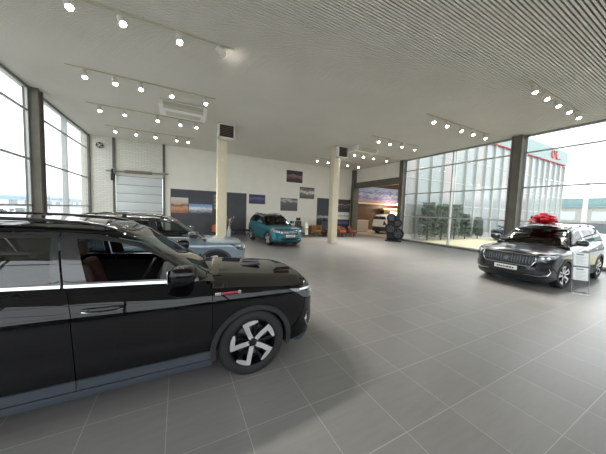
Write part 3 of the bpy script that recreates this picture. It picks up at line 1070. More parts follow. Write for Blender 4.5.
# steel columns in the glazed walls
k = 1
def column(x0, x1, y0, y1, z1=ZC, m=M_col):
    global k
    mb = MB()
    f = .05
    if x1 - x0 > .1:
        mb.box(x0, x1, y0, y0 + f, 0, z1); mb.box(x0, x1, y1 - f, y1, 0, z1)
        mb.box(x0 + .05, x1 - .05, y0 + f, y1 - f, 0, z1)
    o = struct(mb.build('trim_%d' % k, m)); k += 1
    return o
column(XL - .12, XL + .26, 11.42, 11.78)
column(XL - .12, XL + .26, 5.35, 5.85); column(XL - .12, XL + .26, -.8, -.4)
column(XR - .36, XR + .12, 5.28, 5.68); column(XR - .36, XR + .12, -.8, -.38)
column(XR - .30, XR + .12, 11.74, 12.06)
column(XR - .30, XR + .3, 16.95, 17.28)
mb = MB(); mb.box(-3.32, -3.2, YB - .09, YB + .0, 0, ZC); struct(mb.build('trim_%d' % k, M_col)); k += 1
mb = MB(); mb.box(-.86, -.74, YB - .09, YB + .0, 0, ZC); struct(mb.build('trim_%d' % k, M_col)); k += 1
mb = MB(); mb.box(XL + .0, XL + .10, YB - .10, YB, 0, ZC); struct(mb.build('trim_%d' % k, M_col)); k += 1
# wall over the opening into the next showroom and its beam
mb = MB(); mb.box(XR, XR + .25, 12.06, YB, 4.48, ZC + .1)
struct(mb.build('wall_over_opening', M_wall))
mb = MB(); mb.box(XR - .06, XR + .26, 12.04, YB, 4.02, 4.5)
struct(mb.build('trim_%d' % k, M_col)); k += 1
# sectional door in the back wall
mb = MB()
for i in range(7):
    mb.box(-3.18, -.88, YB - .05, YB - .01, .02 + i * .5, .02 + (i + 1) * .5 - .02, 0, .008)
dr_ = struct(mb.build('door_1', noisy('white_door_panel', rgb(206, 212, 210), rgb(212, 217, 215), 2, .5)))
mb = MB(); mb.box(-3.18, -.88, YB - .012, YB + .02, .0, 3.53); mb.build('door_joint', mat('joint_dark', rgb(96, 98, 98), .7), dr_)
mb = MB(); mb.tube([(-3.6, YB - .16, 3.72), (-.55, YB - .16, 3.82)], .045, 12)
for x in (-3.25, -.82): mb.box(x - .05, x + .05, YB - .2, YB - .01, 3.6, 3.9)
mb.build('torsion_shaft', M_steel, dr_)
mb = MB(); mb.tube([(-2.75, YB - .16, 3.748), (-1.4, YB - .16, 3.79)], .085, 12); mb.build('spring', mat('spring_grey', rgb(140, 134, 122), .5, .6), dr_)
mb = MB(); mb.lathe([(.001, -.04), (.12, -.04), (.12, .04), (.001, .04)], 20, 0, trs((-3.3, YB - .17, 3.74), ry=PI / 2)); mb.box(-3.38, -3.24, YB - .24, YB - .1, 3.2, 3.62, 0, .02); mb.build('drive_unit', M_dark, dr_)

# ------------------------------------------------------------------ free pillars and heaters
def pillar(x, y, s, label):
    t = empty('pillar', (x, y, 0), 0, label, 'pillar', 'free standing pillars')
    mb = MB(); mb.box(-s / 2, s / 2, -s / 2, s / 2, 0, ZC - .001, 0, .012); mb.build('shaft', M_pillar, t)
    mb = MB(); mb.box(-.04, .04, -s / 2 - .02, -s / 2, 4.0, 4.09, 0, .01); mb.build('junction_box', M_white, t)
    return t
pillar(1.80, 11.9, .42, 'cream square pillar rising behind the bonnet of the silver blue car')
pillar(8.19, 11.9, .40, 'cream square pillar standing on open floor right of the teal car')
def heater(x, y, label):
    t = empty('fan_heater', (x, y, 5.26), 0, label, 'heater', 'fan heaters on the pillars')
    mb = MB()
    w, h, d = .36, .325, .15
    for (a, b, c, e) in ((-w, w, h - .055, h), (-w, w, -h, -h + .055), (-w, -w + .055, -h, h), (w - .055, w, -h, h)):
        mb.box(a, b, -d, d, c, e, 0, .006)
    mb.build('casing', M_white, t)
    mb = MB(); mb.box(-w + .05, w - .05, -.02, d - .02, -h + .05, h - .05); mb.build('core', mat('heater_core', rgb(34, 28, 26), .6), t)
    for i in range(8):
        mb = MB(); z = -h + .085 + i * .07
        mb.box(-w + .056, w - .056, -.045, .045, -.006, .006, 0, 0, trs((0, -.09, z), rx=.6))
        mb.build('louvre', mat('louvre_brown', rgb(120, 104, 94), .5), t)
    mb = MB(); mb.box(-.05, .05, d, d + .14, -.05, .05); mb.build('bracket', M_steel, t)
    return t
heater(1.90, 11.40, 'louvred fan heater in white frame on pillar behind silver blue car')
heater(8.30, 11.41, 'louvred fan heater in white frame on pillar right of the teal car')

# ------------------------------------------------------------------ ceiling air conditioners
def ac(x, y, label):
    t = empty('air_conditioner', (x, y, ZC), 0, label, 'air conditioner', 'ceiling air conditioners')
    mb = MB()
    mb.prism([(-.52, -.02), (-.52, -.20), (-.42, -.27), (.42, -.27), (.52, -.10), (.52, -.02)], -.76, .76, 0, None, 'x')
    mb.build('casing', M_white, t)
    mb = MB()
    mb.prism([(-.524, -.06), (-.524, -.19), (-.43, -.265), (-.43, -.272), (-.534, -.2), (-.534, -.06)], -.66, .66, 0, None, 'x')
    mb.build('air_outlet', mat('outlet_grey', rgb(176, 172, 156), .5), t)
    for sg in (-1, 1):
        mb = MB(); mb.prism([(-.54, -.02), (-.54, -.2), (-.43, -.285), (.43, -.285), (.53, -.1), (.53, -.02)], .76 * sg - .03, .76 * sg + .03, 0, None, 'x'); mb.build('end_cap', M_white, t)
    mb = MB(); mb.box(-.6, .6, -.15, .3, -.274, -.27); mb.build('intake_grille', mat('grille_beige', rgb(196, 194, 182), .5), t)
    for xx in (-.6, .6):
        mb = MB(); mb.box(xx - .02, xx + .02, -.05, .05, -.03, .0); mb.build('hanger', M_steel, t)
    return t
ac(.17, 10.55, 'white ceiling air conditioner near the pillar behind the silver blue car')
ac(9.5, 11.15, 'white ceiling air conditioner near the opening to the next showroom')

# ------------------------------------------------------------------ track lights
M_lens = mat('lit_lens', (1, 1, 1, 1), .3, emit=(1, .97, .9, 1), estr=22)
M_head = mat('lamp_white', rgb(206, 204, 194), .4)
try: M_lens.cycles.emission_sampling = 'NONE'
except Exception: pass
lens_mesh = None
def make_spot():
    t = empty('track_spotlight', (0, 0, 0), 0, 'x', 'spotlight')
    mb = MB(); mb.box(-.07, .07, -.02, .02, -.02, .0, 0, .004); mb.tube([(0, 0, -.01), (0, 0, -.10)], .011, 8); mb.build('stem', M_head, t)
    T = trs((0, 0, -.15), rx=0)
    mb = MB(); mb.lathe([(.001, .10), (.05, .095), (.068, .055), (.07, -.11), (.062, -.12), (.06, -.10), (.001, -.095)], 16, 0, T)
    h = mb.build('lamp_head', M_head, t)
    mb = MB(); mb.lathe([(.001, -.112), (.052, -.112), (.052, -.10), (.001, -.10)], 16, 0, T); mb.build('lens', M_lens, h)
    return t
proto = make_spot()
ORD = ['first', 'second', 'third', 'fourth', 'fifth']
used = False
def aim(t, tx, rz):
    for c in t.children:
        if c.name.startswith('lamp_head'):
            c.location = Vector((0, 0, -.10)) - Matrix.Rotation(tx, 3, 'X') @ Vector((0, 0, -.10))
            c.rotation_euler = (tx, 0, 0)
    t.rotation_euler = (0, 0, rz)
def track(y, xs, rowname, left, tilt, rz, skip=()):
    global used, proto
    r_ = empty('lighting_track', ((min(xs) + max(xs)) / 2, y, ZC), 0, 'thin ceiling track carrying %s' % rowname, 'lighting track', 'ceiling lighting tracks')
    h = (max(xs) - min(xs)) / 2 + .35
    mb = MB(); mb.box(-h, h, -.017, .017, -.03, 0, 0, .003); mb.build('rail', mat('track_beige', rgb(186, 178, 150), .4), r_)
    mb = MB(); mb.box(-h - .05, -h, -.02, .02, -.034, 0); mb.build('end_feed', M_head, r_)
    for i, x in enumerate(xs):
        if not used: t = proto; used = True
        else: t = copy_tree(proto)
        t.location = (x, y, ZC - .03)
        tl, rr = (tilt[i], rz[i]) if isinstance(tilt, (list, tuple)) else (tilt, rz)
        aim(t, tl, rr)
        t['label'] = '%s white spotlight from left on %s' % (ORD[i], rowname)
        t['group'] = 'ceiling track spotlights'
        l = bpy.data.lights.new('spot_light', 'SPOT'); l.energy = (300 if y > 14 else 180) if (tilt[i] if isinstance(tilt, list) else tilt) < 1 else 8; l.color = (1, .96, .90); l.spot_size = 1.2; l.spot_blend = 1.0; l.shadow_soft_size = .05
        lo = bpy.data.objects.new('spot_light', l); COL.objects.link(lo)
        d = Matrix.Rotation(rr, 3, 'Z') @ (Matrix.Rotation(tl, 3, 'X') @ Vector((0, 0, -1)))
        lo.location = Vector((x, y, ZC - .13)) + d * .20
        lo.rotation_euler = d.to_track_quat('-Z', 'Y').to_euler()
XLs = (-2.48, -1.75, -.89, .07, .89)
XRs = (8.45, 9.34, 10.2, 10.95, 11.9)
track(6.08, (-1.79, -1.01, .0, .82), 'the nearest left ceiling track', True, [.55, .55, .45, 1.3], [PI + .7, PI + .7, PI + .3, -PI / 2 + .5])
track(9.03, (-2.34, -1.66, -1.04, -.22, .78), 'left ceiling track nearer than the air conditioner', True, .45, PI + .5)
track(11.87, (-2.65, -1.89, -.79, .04, .67), 'left ceiling track just behind the air conditioner', True, .45, PI + .4)
track(14.75, (-2.72, -1.89, -1.07, -.11, .43), 'farthest left ceiling track by the brick wall', True, .45, PI + .3)
track(3.25, (8.8, 9.58, 10.44, 11.31, 12.18), 'nearest right ceiling track above the bow car', False, .45, PI - .6)
track(6.06, (8.56, 9.37, 10.35, 11.19, 12.16), 'second right ceiling track beyond the bow car', False, .45, PI - .6)
track(9.04, (8.72, 9.48, 10.36, 11.33), 'right ceiling track nearer than the air conditioner', False, .45, PI - .5)
track(11.9, (8.72, 9.58, 10.27, 11.11, 12.28), 'right ceiling track behind the air conditioner', False, .45, PI - .5)
track(14.7, (8.58, 9.5, 10.41, 11.23, 12.27), 'farthest right ceiling track by the back wall', False, .45, PI - .4)

# ------------------------------------------------------------------ back wall displays
def board(name, x0, x1, z0, z1, label, cat, m, t=.03, frame=None, group=None, y=YB):
    o = empty(name, ((x0 + x1) / 2, y - t / 2, z0), 0, label, cat, group)
    w = (x1 - x0) / 2; h = z1 - z0
    mb = MB(); mb.box(-w, w, -t / 2, t / 2 - .001, 0, h, 0, .004)
    mb.build('backing', frame or M_dark, o)
    mb = MB(); mb.box(-w + .012, w - .012, -t / 2 - .004, -t / 2 + .0, .012, h - .012)
    mb.build('print', m, o)
    return o
def sub(o, name, x0, x1, z0, z1, m, d=.012):
    """a raised field on a board, in room coordinates"""
    lx, lz = o.location.x, o.location.z
    mb = MB(); mb.box(x0 - lx, x1 - lx, -.015 - d - .004, -.0185, z0 - lz, z1 - lz); return mb.build(name, m, o)
W1 = lambda v: rgb(v, v, v)
bd = board('display_wall', -.45, 4.34, .02, 2.96, 'wide charcoal display wall with landscape prints behind the silver blue car', 'display wall', M_board, .03, M_board)
sub(bd, 'desert_print', -.42, .56, 1.44, 2.43, picture('desert_picture', [(0, rgb(150, 98, 70)), (.35, rgb(214, 150, 112)), (.5, rgb(120, 80, 62)), (.62, rgb(196, 170, 150)), (1, rgb(214, 206, 196))], 3, 1, True, .35))
sub(bd, 'snow_print', .60, 2.02, 1.46, 2.06, picture('snow_picture', [(0, rgb(66, 70, 80)), (.3, rgb(170, 172, 180)), (.55, rgb(226, 232, 240)), (.7, rgb(150, 180, 210)), (1, rgb(110, 150, 190))], 6, 5, True, .7))
for i in range(5):
    sub(bd, 'small_print', 2.06, 2.36, 1.5 + i * .26, 1.5 + i * .26 + .2, picture('small_picture', [(0, rgb(60, 62, 66)), (.5, rgb(150, 145, 140)), (1, rgb(200, 196, 190))], 9, 9, False, 1.2)) if i > 0 else None
b2 = board('display_wall', 10.25, 13.7, .02, 2.98, 'charcoal display wall with car pictures behind the pillar and orange armchairs', 'display wall', M_board, .03, M_board)
sub(b2, 'car_print', 12.25, 13.66, 2.05, 2.93, picture('car_picture', [(0, rgb(50, 50, 54)), (.45, rgb(96, 92, 96)), (.56, rgb(190, 180, 182)), (.62, rgb(80, 60, 62)), (1, rgb(60, 60, 66))], 4, 3, True, .9))
sub(b2, 'white_lettering_strip', 12.3, 13.6, 1.22, 1.86, picture('strip_picture', [(0, rgb(232, 232, 228)), (.42, rgb(225, 225, 222)), (.5, rgb(90, 92, 98)), (.56, rgb(225, 225, 222)), (1, rgb(235, 235, 230))], 7, 2, True, .25))
sub(b2, 'night_print', 12.3, 13.6, .45, 1.16, picture('night_picture', [(0, rgb(30, 34, 52)), (.5, rgb(48, 54, 84)), (.62, rgb(120, 110, 150)), (1, rgb(36, 40, 60))], 5, 4, True, .8))
sub(b2, 'screen_print', 10.3, 11.5, 1.05, 1.55, picture('screen_picture', [(0, rgb(40, 42, 48)), (.5, rgb(90, 94, 110)), (.7, rgb(190, 190, 200)), (1, rgb(60, 62, 70))], 6, 8, True, .8))
board('wall_picture', 4.52, 5.74, 2.25, 2.93, 'wide dark blue night picture on cream wall above the teal car', 'picture', picture('blue_night', [(0, rgb(24, 22, 40)), (.4, rgb(48, 40, 96)), (.6, rgb(96, 90, 160)), (.75, rgb(40, 40, 84)), (1, rgb(20, 22, 44))], 4, 11, True, .7), group='pictures on the back wall')
board('wall_picture', 7.42, 8.80, 4.06, 4.97, 'highest picture on the back wall, dark with a reddish car', 'picture', picture('red_car', [(0, rgb(40, 34, 36)), (.4, rgb(84, 56, 58)), (.52, rgb(150, 110, 108)), (.65, rgb(70, 50, 54)), (1, rgb(40, 36, 40))], 4, 13, True, .9), group='pictures on the back wall')
board('wall_picture', 8.60, 9.94, 2.86, 3.76, 'grey landscape picture with bright centre, rightmost of the loose wall pictures', 'picture', picture('grey_scene', [(0, rgb(70, 66, 58)), (.4, rgb(110, 106, 96)), (.55, rgb(226, 226, 222)), (.7, rgb(120, 116, 108)), (1, rgb(60, 60, 58))], 5, 17, True, 1.0), group='pictures on the back wall')
board('wall_picture', 6.98, 8.42, 1.82, 2.80, 'plain dark grey picture with small pale figure on wall above teal car bonnet', 'picture', picture('grey_dark', [(0, rgb(70, 70, 68)), (.5, rgb(84, 84, 82)), (.7, rgb(96, 96, 94)), (.78, rgb(190, 186, 180)), (1, rgb(84, 84, 82))], 3, 21, True, .8), group='pictures on the back wall')
# round wall fan
t = empty('wall_fan', (-3.86, YB - .12, 5.08), 0, 'small round dark fan high on the white brick wall', 'fan')
mb = MB(); mb.lathe([(.15 + .018 * math.cos(a), .03 * math.sin(a)) for a in [2 * PI * i / 10 for i in range(10)]], 24, 0, trs(rx=PI / 2), close=True)
for i in range(6):
    a = PI * i / 6; mb.tube([(-.15 * math.cos(a), -.03, -.15 * math.sin(a)), (.15 * math.cos(a), -.03, .15 * math.sin(a))], .006, 6)
mb.build('guard', mat('fan_brown', rgb(74, 66, 58), .5), t)
mb = MB()
for i in range(4):
    mb.box(.03, .13, -.004, .004, -.035, .035, 0, 0, trs((0, .0, 0)) @ Matrix.Rotation(PI / 2 * i, 4, 'Y') @ Matrix.Rotation(.4, 4, 'X'))
mb.build('blades', mat('fan_blade', rgb(120, 112, 104), .4), t)
mb = MB(); mb.ball((0, -.03, 0), (.045, .03, .045)); mb.box(-.04, .04, .0, .115, -.04, .04); mb.build('motor', M_white, t)

# ------------------------------------------------------------------ furniture at the back
M_orange = noisy('orange_cloth', rgb(150, 84, 54), rgb(164, 96, 64), 12, .8)
M_rust = noisy('rust_cloth', rgb(134, 72, 50), rgb(146, 82, 58), 12, .8)
M_wood = noisy('oak_wood', rgb(140, 106, 66), rgb(158, 122, 80), 6, .5, stretch=(1, 6, 1))
def armchair(x, y, rz, label, m):
    t = empty('armchair', (x, y, 0), rz, label, 'armchair', 'tub armchairs by the back wall')
    mb = MB()
    n = 14; V = []; F = []
    for i in range(n + 1):
        a = math.radians(-20 + 220 * i / n)
        hh = .46 + .32 * math.sin(max(0, min(PI, math.radians(90) * 0 + PI * i / n))) ** .8
        for (r, z) in ((.30, .34), (.30, hh), (.35, hh + .02), (.38, hh - .02), (.36, .30)):
            V.append((r * math.cos(a), r * math.sin(a), z))
    for i in range(n):
        for q in range(5):
            F.append([i * 5 + q, i * 5 + (q + 1) % 5, (i + 1) * 5 + (q + 1) % 5, (i + 1) * 5 + q])
    F.append([0, 1, 2, 3, 4]); F.append([n * 5 + q for q in range(5)][::-1])
    mb._add(V, F, 0, True); mb.build('backrest', m, t)
    mb = MB(); mb.lathe([(.001, .30), (.30, .30), (.315, .34), (.315, .42), (.28, .46), (.001, .47)], 24); mb.build('seat', m, t)
    for a in (45, 135, 225, 315):
        c, s_ = math.cos(math.radians(a)), math.sin(math.radians(a))
        mb = MB(); mb.tube([(.2 * c, .2 * s_, .31), (.27 * c, .27 * s_, 0)], [.02, .014], 8); mb.build('leg', M_dark, t)
    return t
armchair(11.9, 14.6, .5, 'rust orange tub armchair standing nearest the opening column', M_rust)
armchair(10.98, 14.65, .2, 'orange tub armchair just right of the cream pillar', M_orange)
armchair(9.12, 15.3, -.3, 'ochre tub armchair left of the cream pillar', noisy('ochre_cloth', rgb(150, 108, 56), rgb(162, 118, 64), 12, .8))
armchair(2.28, 16.5, 2.9, 'red orange tub armchair left of the pillar behind the silver blue car', noisy('red_orange_cloth', rgb(176, 84, 58), rgb(190, 96, 66), 12, .8))
t = empty('side_table', (11.5, 15.4, 0), 0, 'small round oak table behind the two orange armchairs', 'table')
mb = MB(); mb.lathe([(.001, .50), (.27, .50), (.275, .515), (.27, .53), (.001, .53)], 28); mb.build('table_top', M_wood, t)
mb = MB(); mb.tube([(0, 0, .02), (0, 0, .5)], .025, 10); mb.build('stem', M_dark, t)
mb = MB(); mb.lathe([(.001, 0), (.19, 0), (.19, .015), (.03, .03), (.001, .03)], 24); mb.build('base', M_dark, t)
def desk(x, y, label):
    t = empty('desk', (x, y, 0), 0, label, 'desk', 'oak desks by the back wall')
    mb = MB(); mb.box(-.75, .75, -.36, .36, .71, .745, 0, .006); mb.build('desk_top', M_wood, t)
    mb = MB(); mb.box(-.7, .7, -.30, -.28, .25, .70); mb.build('front_panel', noisy('oak_panel', rgb(150, 104, 60), rgb(166, 118, 70), 6, .5, stretch=(1, 6, 1)), t)
    for xx in (-.70, .70):
        mb = MB(); mb.box(xx - .02, xx + .02, -.34, .34, 0, .71); mb.build('leg', M_wood, t)
    return t
desk(9.75, 16.35, 'oak desk in front of the dark screen print left of the cream pillar')
desk(7.55, 16.35, 'oak desk half hidden behind the bonnet of the teal car')
def monitor(x, y, rz, label):
    t = empty('monitor', (x, y, .745), rz, label, 'monitor', 'desk monitors')
    mb = MB(); mb.box(-.11, .11, -.08, .08, 0, .012, 0, .004); mb.tube([(0, 0, .01), (0, .02, .2)], .015, 8); mb.build('stand', M_dark, t)
    mb = MB(); mb.box(-.27, .27, 0, .03, .13, .46, 0, .008); mb.build('housing', M_dark, t)
    mb = MB(); mb.box(-.255, .255, -.003, .001, .15, .445); mb.build('screen', mat('screen_black', rgb(18, 20, 24), .1), t)
monitor(10.05, 16.35, 2.9, 'black desk monitor on the oak desk left of the cream pillar')
def office_chair(x, y, rz, label):
    t = empty('office_chair', (x, y, 0), rz, label, 'office chair', 'black office chairs')
    mb = MB(); mb.box(-.25, .25, -.25, .25, .44, .53, 0, .035); mb.build('seat', M_dark, t)
    mb = MB(); mb.box(-.23, .23, -.03, .03, 0, .56, 0, .03, trs((0, .26, .58), rx=-.12), 3); mb.build('backrest', mat('mesh_grey', rgb(78, 76, 82), .7), t)
    mb = MB(); mb.box(-.16, .16, -.035, .035, 0, .2, 0, .03, trs((0, .34, 1.16), rx=-.05), 3); mb.build('headrest', M_dark, t)
    mb = MB(); mb.tube([(0, 0, .1), (0, 0, .45)], .03, 10)
    mb.tube([(0, .2, .47), (0, .30, .62)], .025, 8); mb.build('gas_lift', M_dark, t)
    for i in range(5):
        a = 2 * PI * i / 5
        mb = MB(); mb.tube([(0, 0, .11), (.28 * math.cos(a), .28 * math.sin(a), .07)], [.025, .018], 8); mb.ball((.28 * math.cos(a), .28 * math.sin(a), .03), .03, 0, 8, 6); mb.build('foot', M_dark, t)
    for sx_ in (-.29, .29):
        mb = MB(); mb.tube([(sx_ * .8, .1, .48), (sx_, .05, .66), (sx_, -.18, .68)], .02, 8); mb.build('armrest', M_dark, t)
office_chair(7.72, 15.55, 2.6, 'black office chair with headrest showing above the teal car bonnet')
office_chair(9.75, 15.0, 2.2, 'dark office chair pulled up left of the cream pillar')
t = empty('brochure_stand', (7.95, 14.7, 0), .2, 'white brochure stand just right of the teal car', 'brochure stand')
mb = MB(); mb.box(-.14, .14, -.12, .12, 0, .02, 0, .006); mb.build('base', M_steel, t)
mb = MB(); mb.box(-.015, .015, .03, .05, .02, 1.05); mb.build('post', M_steel, t)
for z in (.22, .66):
    mb = MB(); mb.box(-.14, .14, -.01, .005, 0, .36, 0, 0, trs((0, .0, z), rx=-.1)); mb.box(-.15, .15, -.05, .01, -.02, 0, 0, 0, trs((0, 0, z), rx=-.1)); mb.build('brochure_holder', M_white, t)
# vase with dried branches
t = empty('floor_vase', (2.98, 16.35, 0), 0, 'white floor vase with pale dried branches right of the pillar', 'vase')
mb = MB(); mb.lathe([(.001, 0), (.11, 0), (.15, .18), (.14, .36), (.07, .56), (.06, .62), (.08, .66), (.065, .66), (.05, .62), (.001, .6)], 24); mb.build('pot', M_white, t)
rr = random.Random(4)
for i in range(9):
    a = rr.uniform(0, 2 * PI); d = rr.uniform(.12, .34); h = rr.uniform(.95, 1.35)
    mb = MB(); mb.tube([(0, 0, .55), (d * .4 * math.cos(a), d * .4 * math.sin(a), .85), (d * math.cos(a), d * math.sin(a), h)], [.008, .007, .012], 6)
    mb.ball((d * math.cos(a), d * math.sin(a), h), (.028, .028, .07), 0, 8, 6); mb.build('branch', mat('dried_branch', rgb(206, 190, 170), .8), t)
# low dark bench behind the pillar
t = empty('bench', (3.75, 16.5, 0), 0, 'low black bench against the charcoal display wall', 'bench')
mb = MB(); mb.box(-.6, .6, -.2, .2, .34, .44, 0, .02); mb.build('seat', M_dark, t)
for xx in (-.5, .5):
    mb = MB(); mb.box(xx - .02, xx + .02, -.17, .17, 0, .34); mb.build('leg', M_steel, t)

# wheel display rack beside the opening column
t = empty('wheel_display_rack', (12.98, 11.62, 0), -.75, 'tall black display rack holding tyred wheels beside the opening column', 'display rack')
mb = MB(); mb.box(-.50, .52, -.34, .30, 0, .07, 0, .015); mb.build('base', M_dark, t)
mb = MB(); mb.box(-.40, .34, .04, .14, .07, 1.40, 0, .03); mb.box(-.30, .05, .04, .14, 1.38, 1.66, 0, .03); mb.build('back_panel', mat('rack_charcoal', rgb(42, 44, 52), .5), t)
wmr = wheel_meshes(.33, .20, .23, 'rack')
wmr[1][1].materials[0] = mat('satin_grey_alloy', rgb(92, 96, 104), .4, .6)
for i, (xx, z, s_, y_) in enumerate(((-.16, 1.58, .30, -.10), (.26, 1.24, .27, -.08), (-.20, .86, .36, -.12), (.30, .52, .38, -.12))):
    mb = MB(); mb.tube([(xx, .1, z), (xx, y_ - .02, z)], .03, 8); mb.build('peg', M_steel, t)
    o = bpy.data.objects.new('wheel', wmr[0][1]); link(o, t)
    o.location = (xx, y_, z); o.rotation_euler = (0, 0, PI); o.scale = (s_ / .33,) * 3
    for nme, me in wmr[1:3]:
        c = bpy.data.objects.new(nme, me); link(c, o)

# ------------------------------------------------------------------ cars
def car_root(x, y, deg, label, cat='car'):
    return empty('car', (x, y, 0), math.radians(deg), label, cat, None)
def paintmat(name, c, metal=.3, rough=.3):
    return mat(name, c, rough, metal, 1.0, .2)
black = mat('black_paint', rgb(6, 6, 8), .25, 0, 1.0, .0)
black.node_tree.nodes['Principled BSDF'].inputs['Coat IOR'].default_value = 1.42
# 1 near black car
c1 = car_root(-.64, 3.385, 0, 'shiny black SUV in the left foreground with its front window rolled down')
suv(c1, dict(H=.985, nose=2.315, dws=0.0, darkglass=glassmat('tinted_glass_reflective', (.10, .11, .11, 1), 1.85), archm=mat('arch_plastic', rgb(36, 37, 39), .5), paint=black, res=.07, open_window=-1, drive=1))
mb = MB()
for (xa, xb, za, zb_, q) in ((.96, 1.02, .955, .985, 0), (1.03, 1.19, .958, .978, 1), (1.19, 1.22, .95, .985, 0)):
    mb.box(xa, xb, -.925, -.905, za, zb_, q, .003)
mb.build('fender_badge', [mat('chrome', rgb(215, 216, 218), .12, 1), mat('badge_red', rgb(150, 40, 60), .3)], c1)
mb = MB(); mb.box(1.42, 1.68, -.10, .02, 1.036, 1.066, 0, .012, trs(ry=.0)); mb.build('hood_dark_strip', M_dark, c1)  # flat dark strip lying on the hood
# 2 silver blue car behind
c2 = car_root(-.35, 7.35, 0, 'silver blue SUV with black roof parked behind the black SUV')
blk = mat('gloss_black_trim', rgb(30, 31, 33), .15, 0, 1)
suv(c2, dict(paint=paintmat('silver_blue_paint', rgb(132, 147, 158), .5, .3), mirror=blk, dws=0.0, res=.1, roof=blk, roof_side=blk, pillar=blk, H=.94, wstyle='far', nose=2.08, axf=1.20, slats=13))
# 3 dark grey car with bow
c3 = car_root(10.53, 3.25, 180, 'dark grey SUV topped with a large red gift bow')
suv(c3, dict(paint=paintmat('graphite_paint', rgb(20, 25, 29), .0, .3), res=.08, barm=mat('dark_chrome', rgb(120, 124, 128), .25, .9), wsglass=glassmat('windscreen_dark', (.16, .18, .17, 1), 1.5), glass=glassmat('side_glass_dark', (.3, .33, .32, 1), 1.5), grille_w=.60, grille_z=(.60, .90), slats=19, plate=True, plate_z=.50, H=.985, nose=2.42, tail=-2.36, axf=1.42, axr=-1.40, hw=.935, wstyle='far', sunroof=True, steer=-.12, xd0=.98, clad=mat('dark_cladding', rgb(36, 39, 42), .4)))
# 4 teal car
c4 = car_root(4.86, 13.12, -86, 'teal blue compact SUV with dark roof near the back wall')
teal = paintmat('teal_paint', rgb(14, 110, 124), .35, .3)
suv(c4, dict(paint=teal, glass=glassmat('side_glass_dark', (.3, .33, .32, 1), 1.5), wsglass=glassmat('windscreen_dark', (.16, .18, .17, 1), 1.5), res=.11, roof=mat('dark_roof', rgb(26, 40, 44), .2, .2, 1), H=.945, nose=2.18, tail=-2.15, hw=.90, axf=1.28, axr=-1.28, wstyle='far', plate=True, plate_z=.58, slats=11, rail=mat('dark_roof', rgb(26, 40, 44), .2, .2, 1), pillar=blk, clad=mat('dark_cladding', rgb(36, 39, 42), .4)))
# 5 white car in the next showroom
c5 = car_root(18.45, 16.5, 2, 'white SUV with dark rear window in the next showroom')
suv(c5, dict(paint=paintmat('white_paint', rgb(232, 232, 230), .0, .3), res=.12, simple=True, H=1.07, boxy=.10, wstyle='far', rbump=mat('dark_cladding', rgb(36, 39, 42), .4), clad=mat('dark_cladding', rgb(36, 39, 42), .4)))

# red bow on the roof of car 3
t = empty('gift_bow', (10.27, 3.24, 1.65), 0, 'large red ribbon bow on the roof of the dark grey SUV', 'bow')
M_bow = noisy('red_satin', rgb(186, 12, 30), rgb(206, 22, 40), 20, .3, coat=.3)
def ribbon_loop(a, el, ln, w):
    pts = []
    n = 16
    mbl = MB(); V = []; F = []
    for i in range(n + 1):
        tt_ = i / n
        r = ln * math.sin(PI * tt_) ** .8
        lift = (tt_ - .5) * 2 * .11 * math.sin(PI * tt_) ** .5
        x = r * math.cos(el) - lift * math.sin(el); z = r * math.sin(el) + lift * math.cos(el)
        wd = w * (.45 + .55 * math.sin(PI * tt_))
        for sg in (-1, 1): V.append(Vector((x * math.cos(a) - sg * wd * math.sin(a), x * math.sin(a) + sg * wd * math.cos(a), z + .05)))
    for i in range(n): F.append([2 * i, 2 * i + 1, 2 * i + 3, 2 * i + 2])
    mbl._add(V, F, 0, True)
    o = mbl.build('loop', M_bow, t)
    md = o.modifiers.new('thickness', 'SOLIDIFY'); md.thickness = .006; md.offset = 0
qb = random.Random(11)
for i in range(26): ribbon_loop(i * 2.4 + qb.uniform(-.2, .2), .1 + 1.15 * i / 25 + qb.uniform(-.1, .1), .37 - .05 * i / 25 + qb.uniform(-.03, .03), .085 + qb.uniform(-.01, .02))
mb = MB(); mb.ball((0, 0, .13), (.09, .09, .08)); mb.build('knot', M_bow, t)
for a in (.9, 2.4, 4.1, 5.4):
    mb = MB(); V = []; F = []
    for i in range(9):
        d = .1 + .48 * i / 8; z = .07 + .02 * math.sin(i * 1.3) - .05 * (i / 8) 
        for sg in (-1, 1): V.append((d * math.cos(a) - sg * .05 * math.sin(a), d * math.sin(a) + sg * .05 * math.cos(a), z))
    for i in range(8): F.append([2 * i, 2 * i + 1, 2 * i + 3, 2 * i + 2])
    mb._add(V, F, 0, True); o = mb.build('ribbon_tail', M_bow, t)
    md = o.modifiers.new('thickness', 'SOLIDIFY'); md.thickness = .006; md.offset = 0

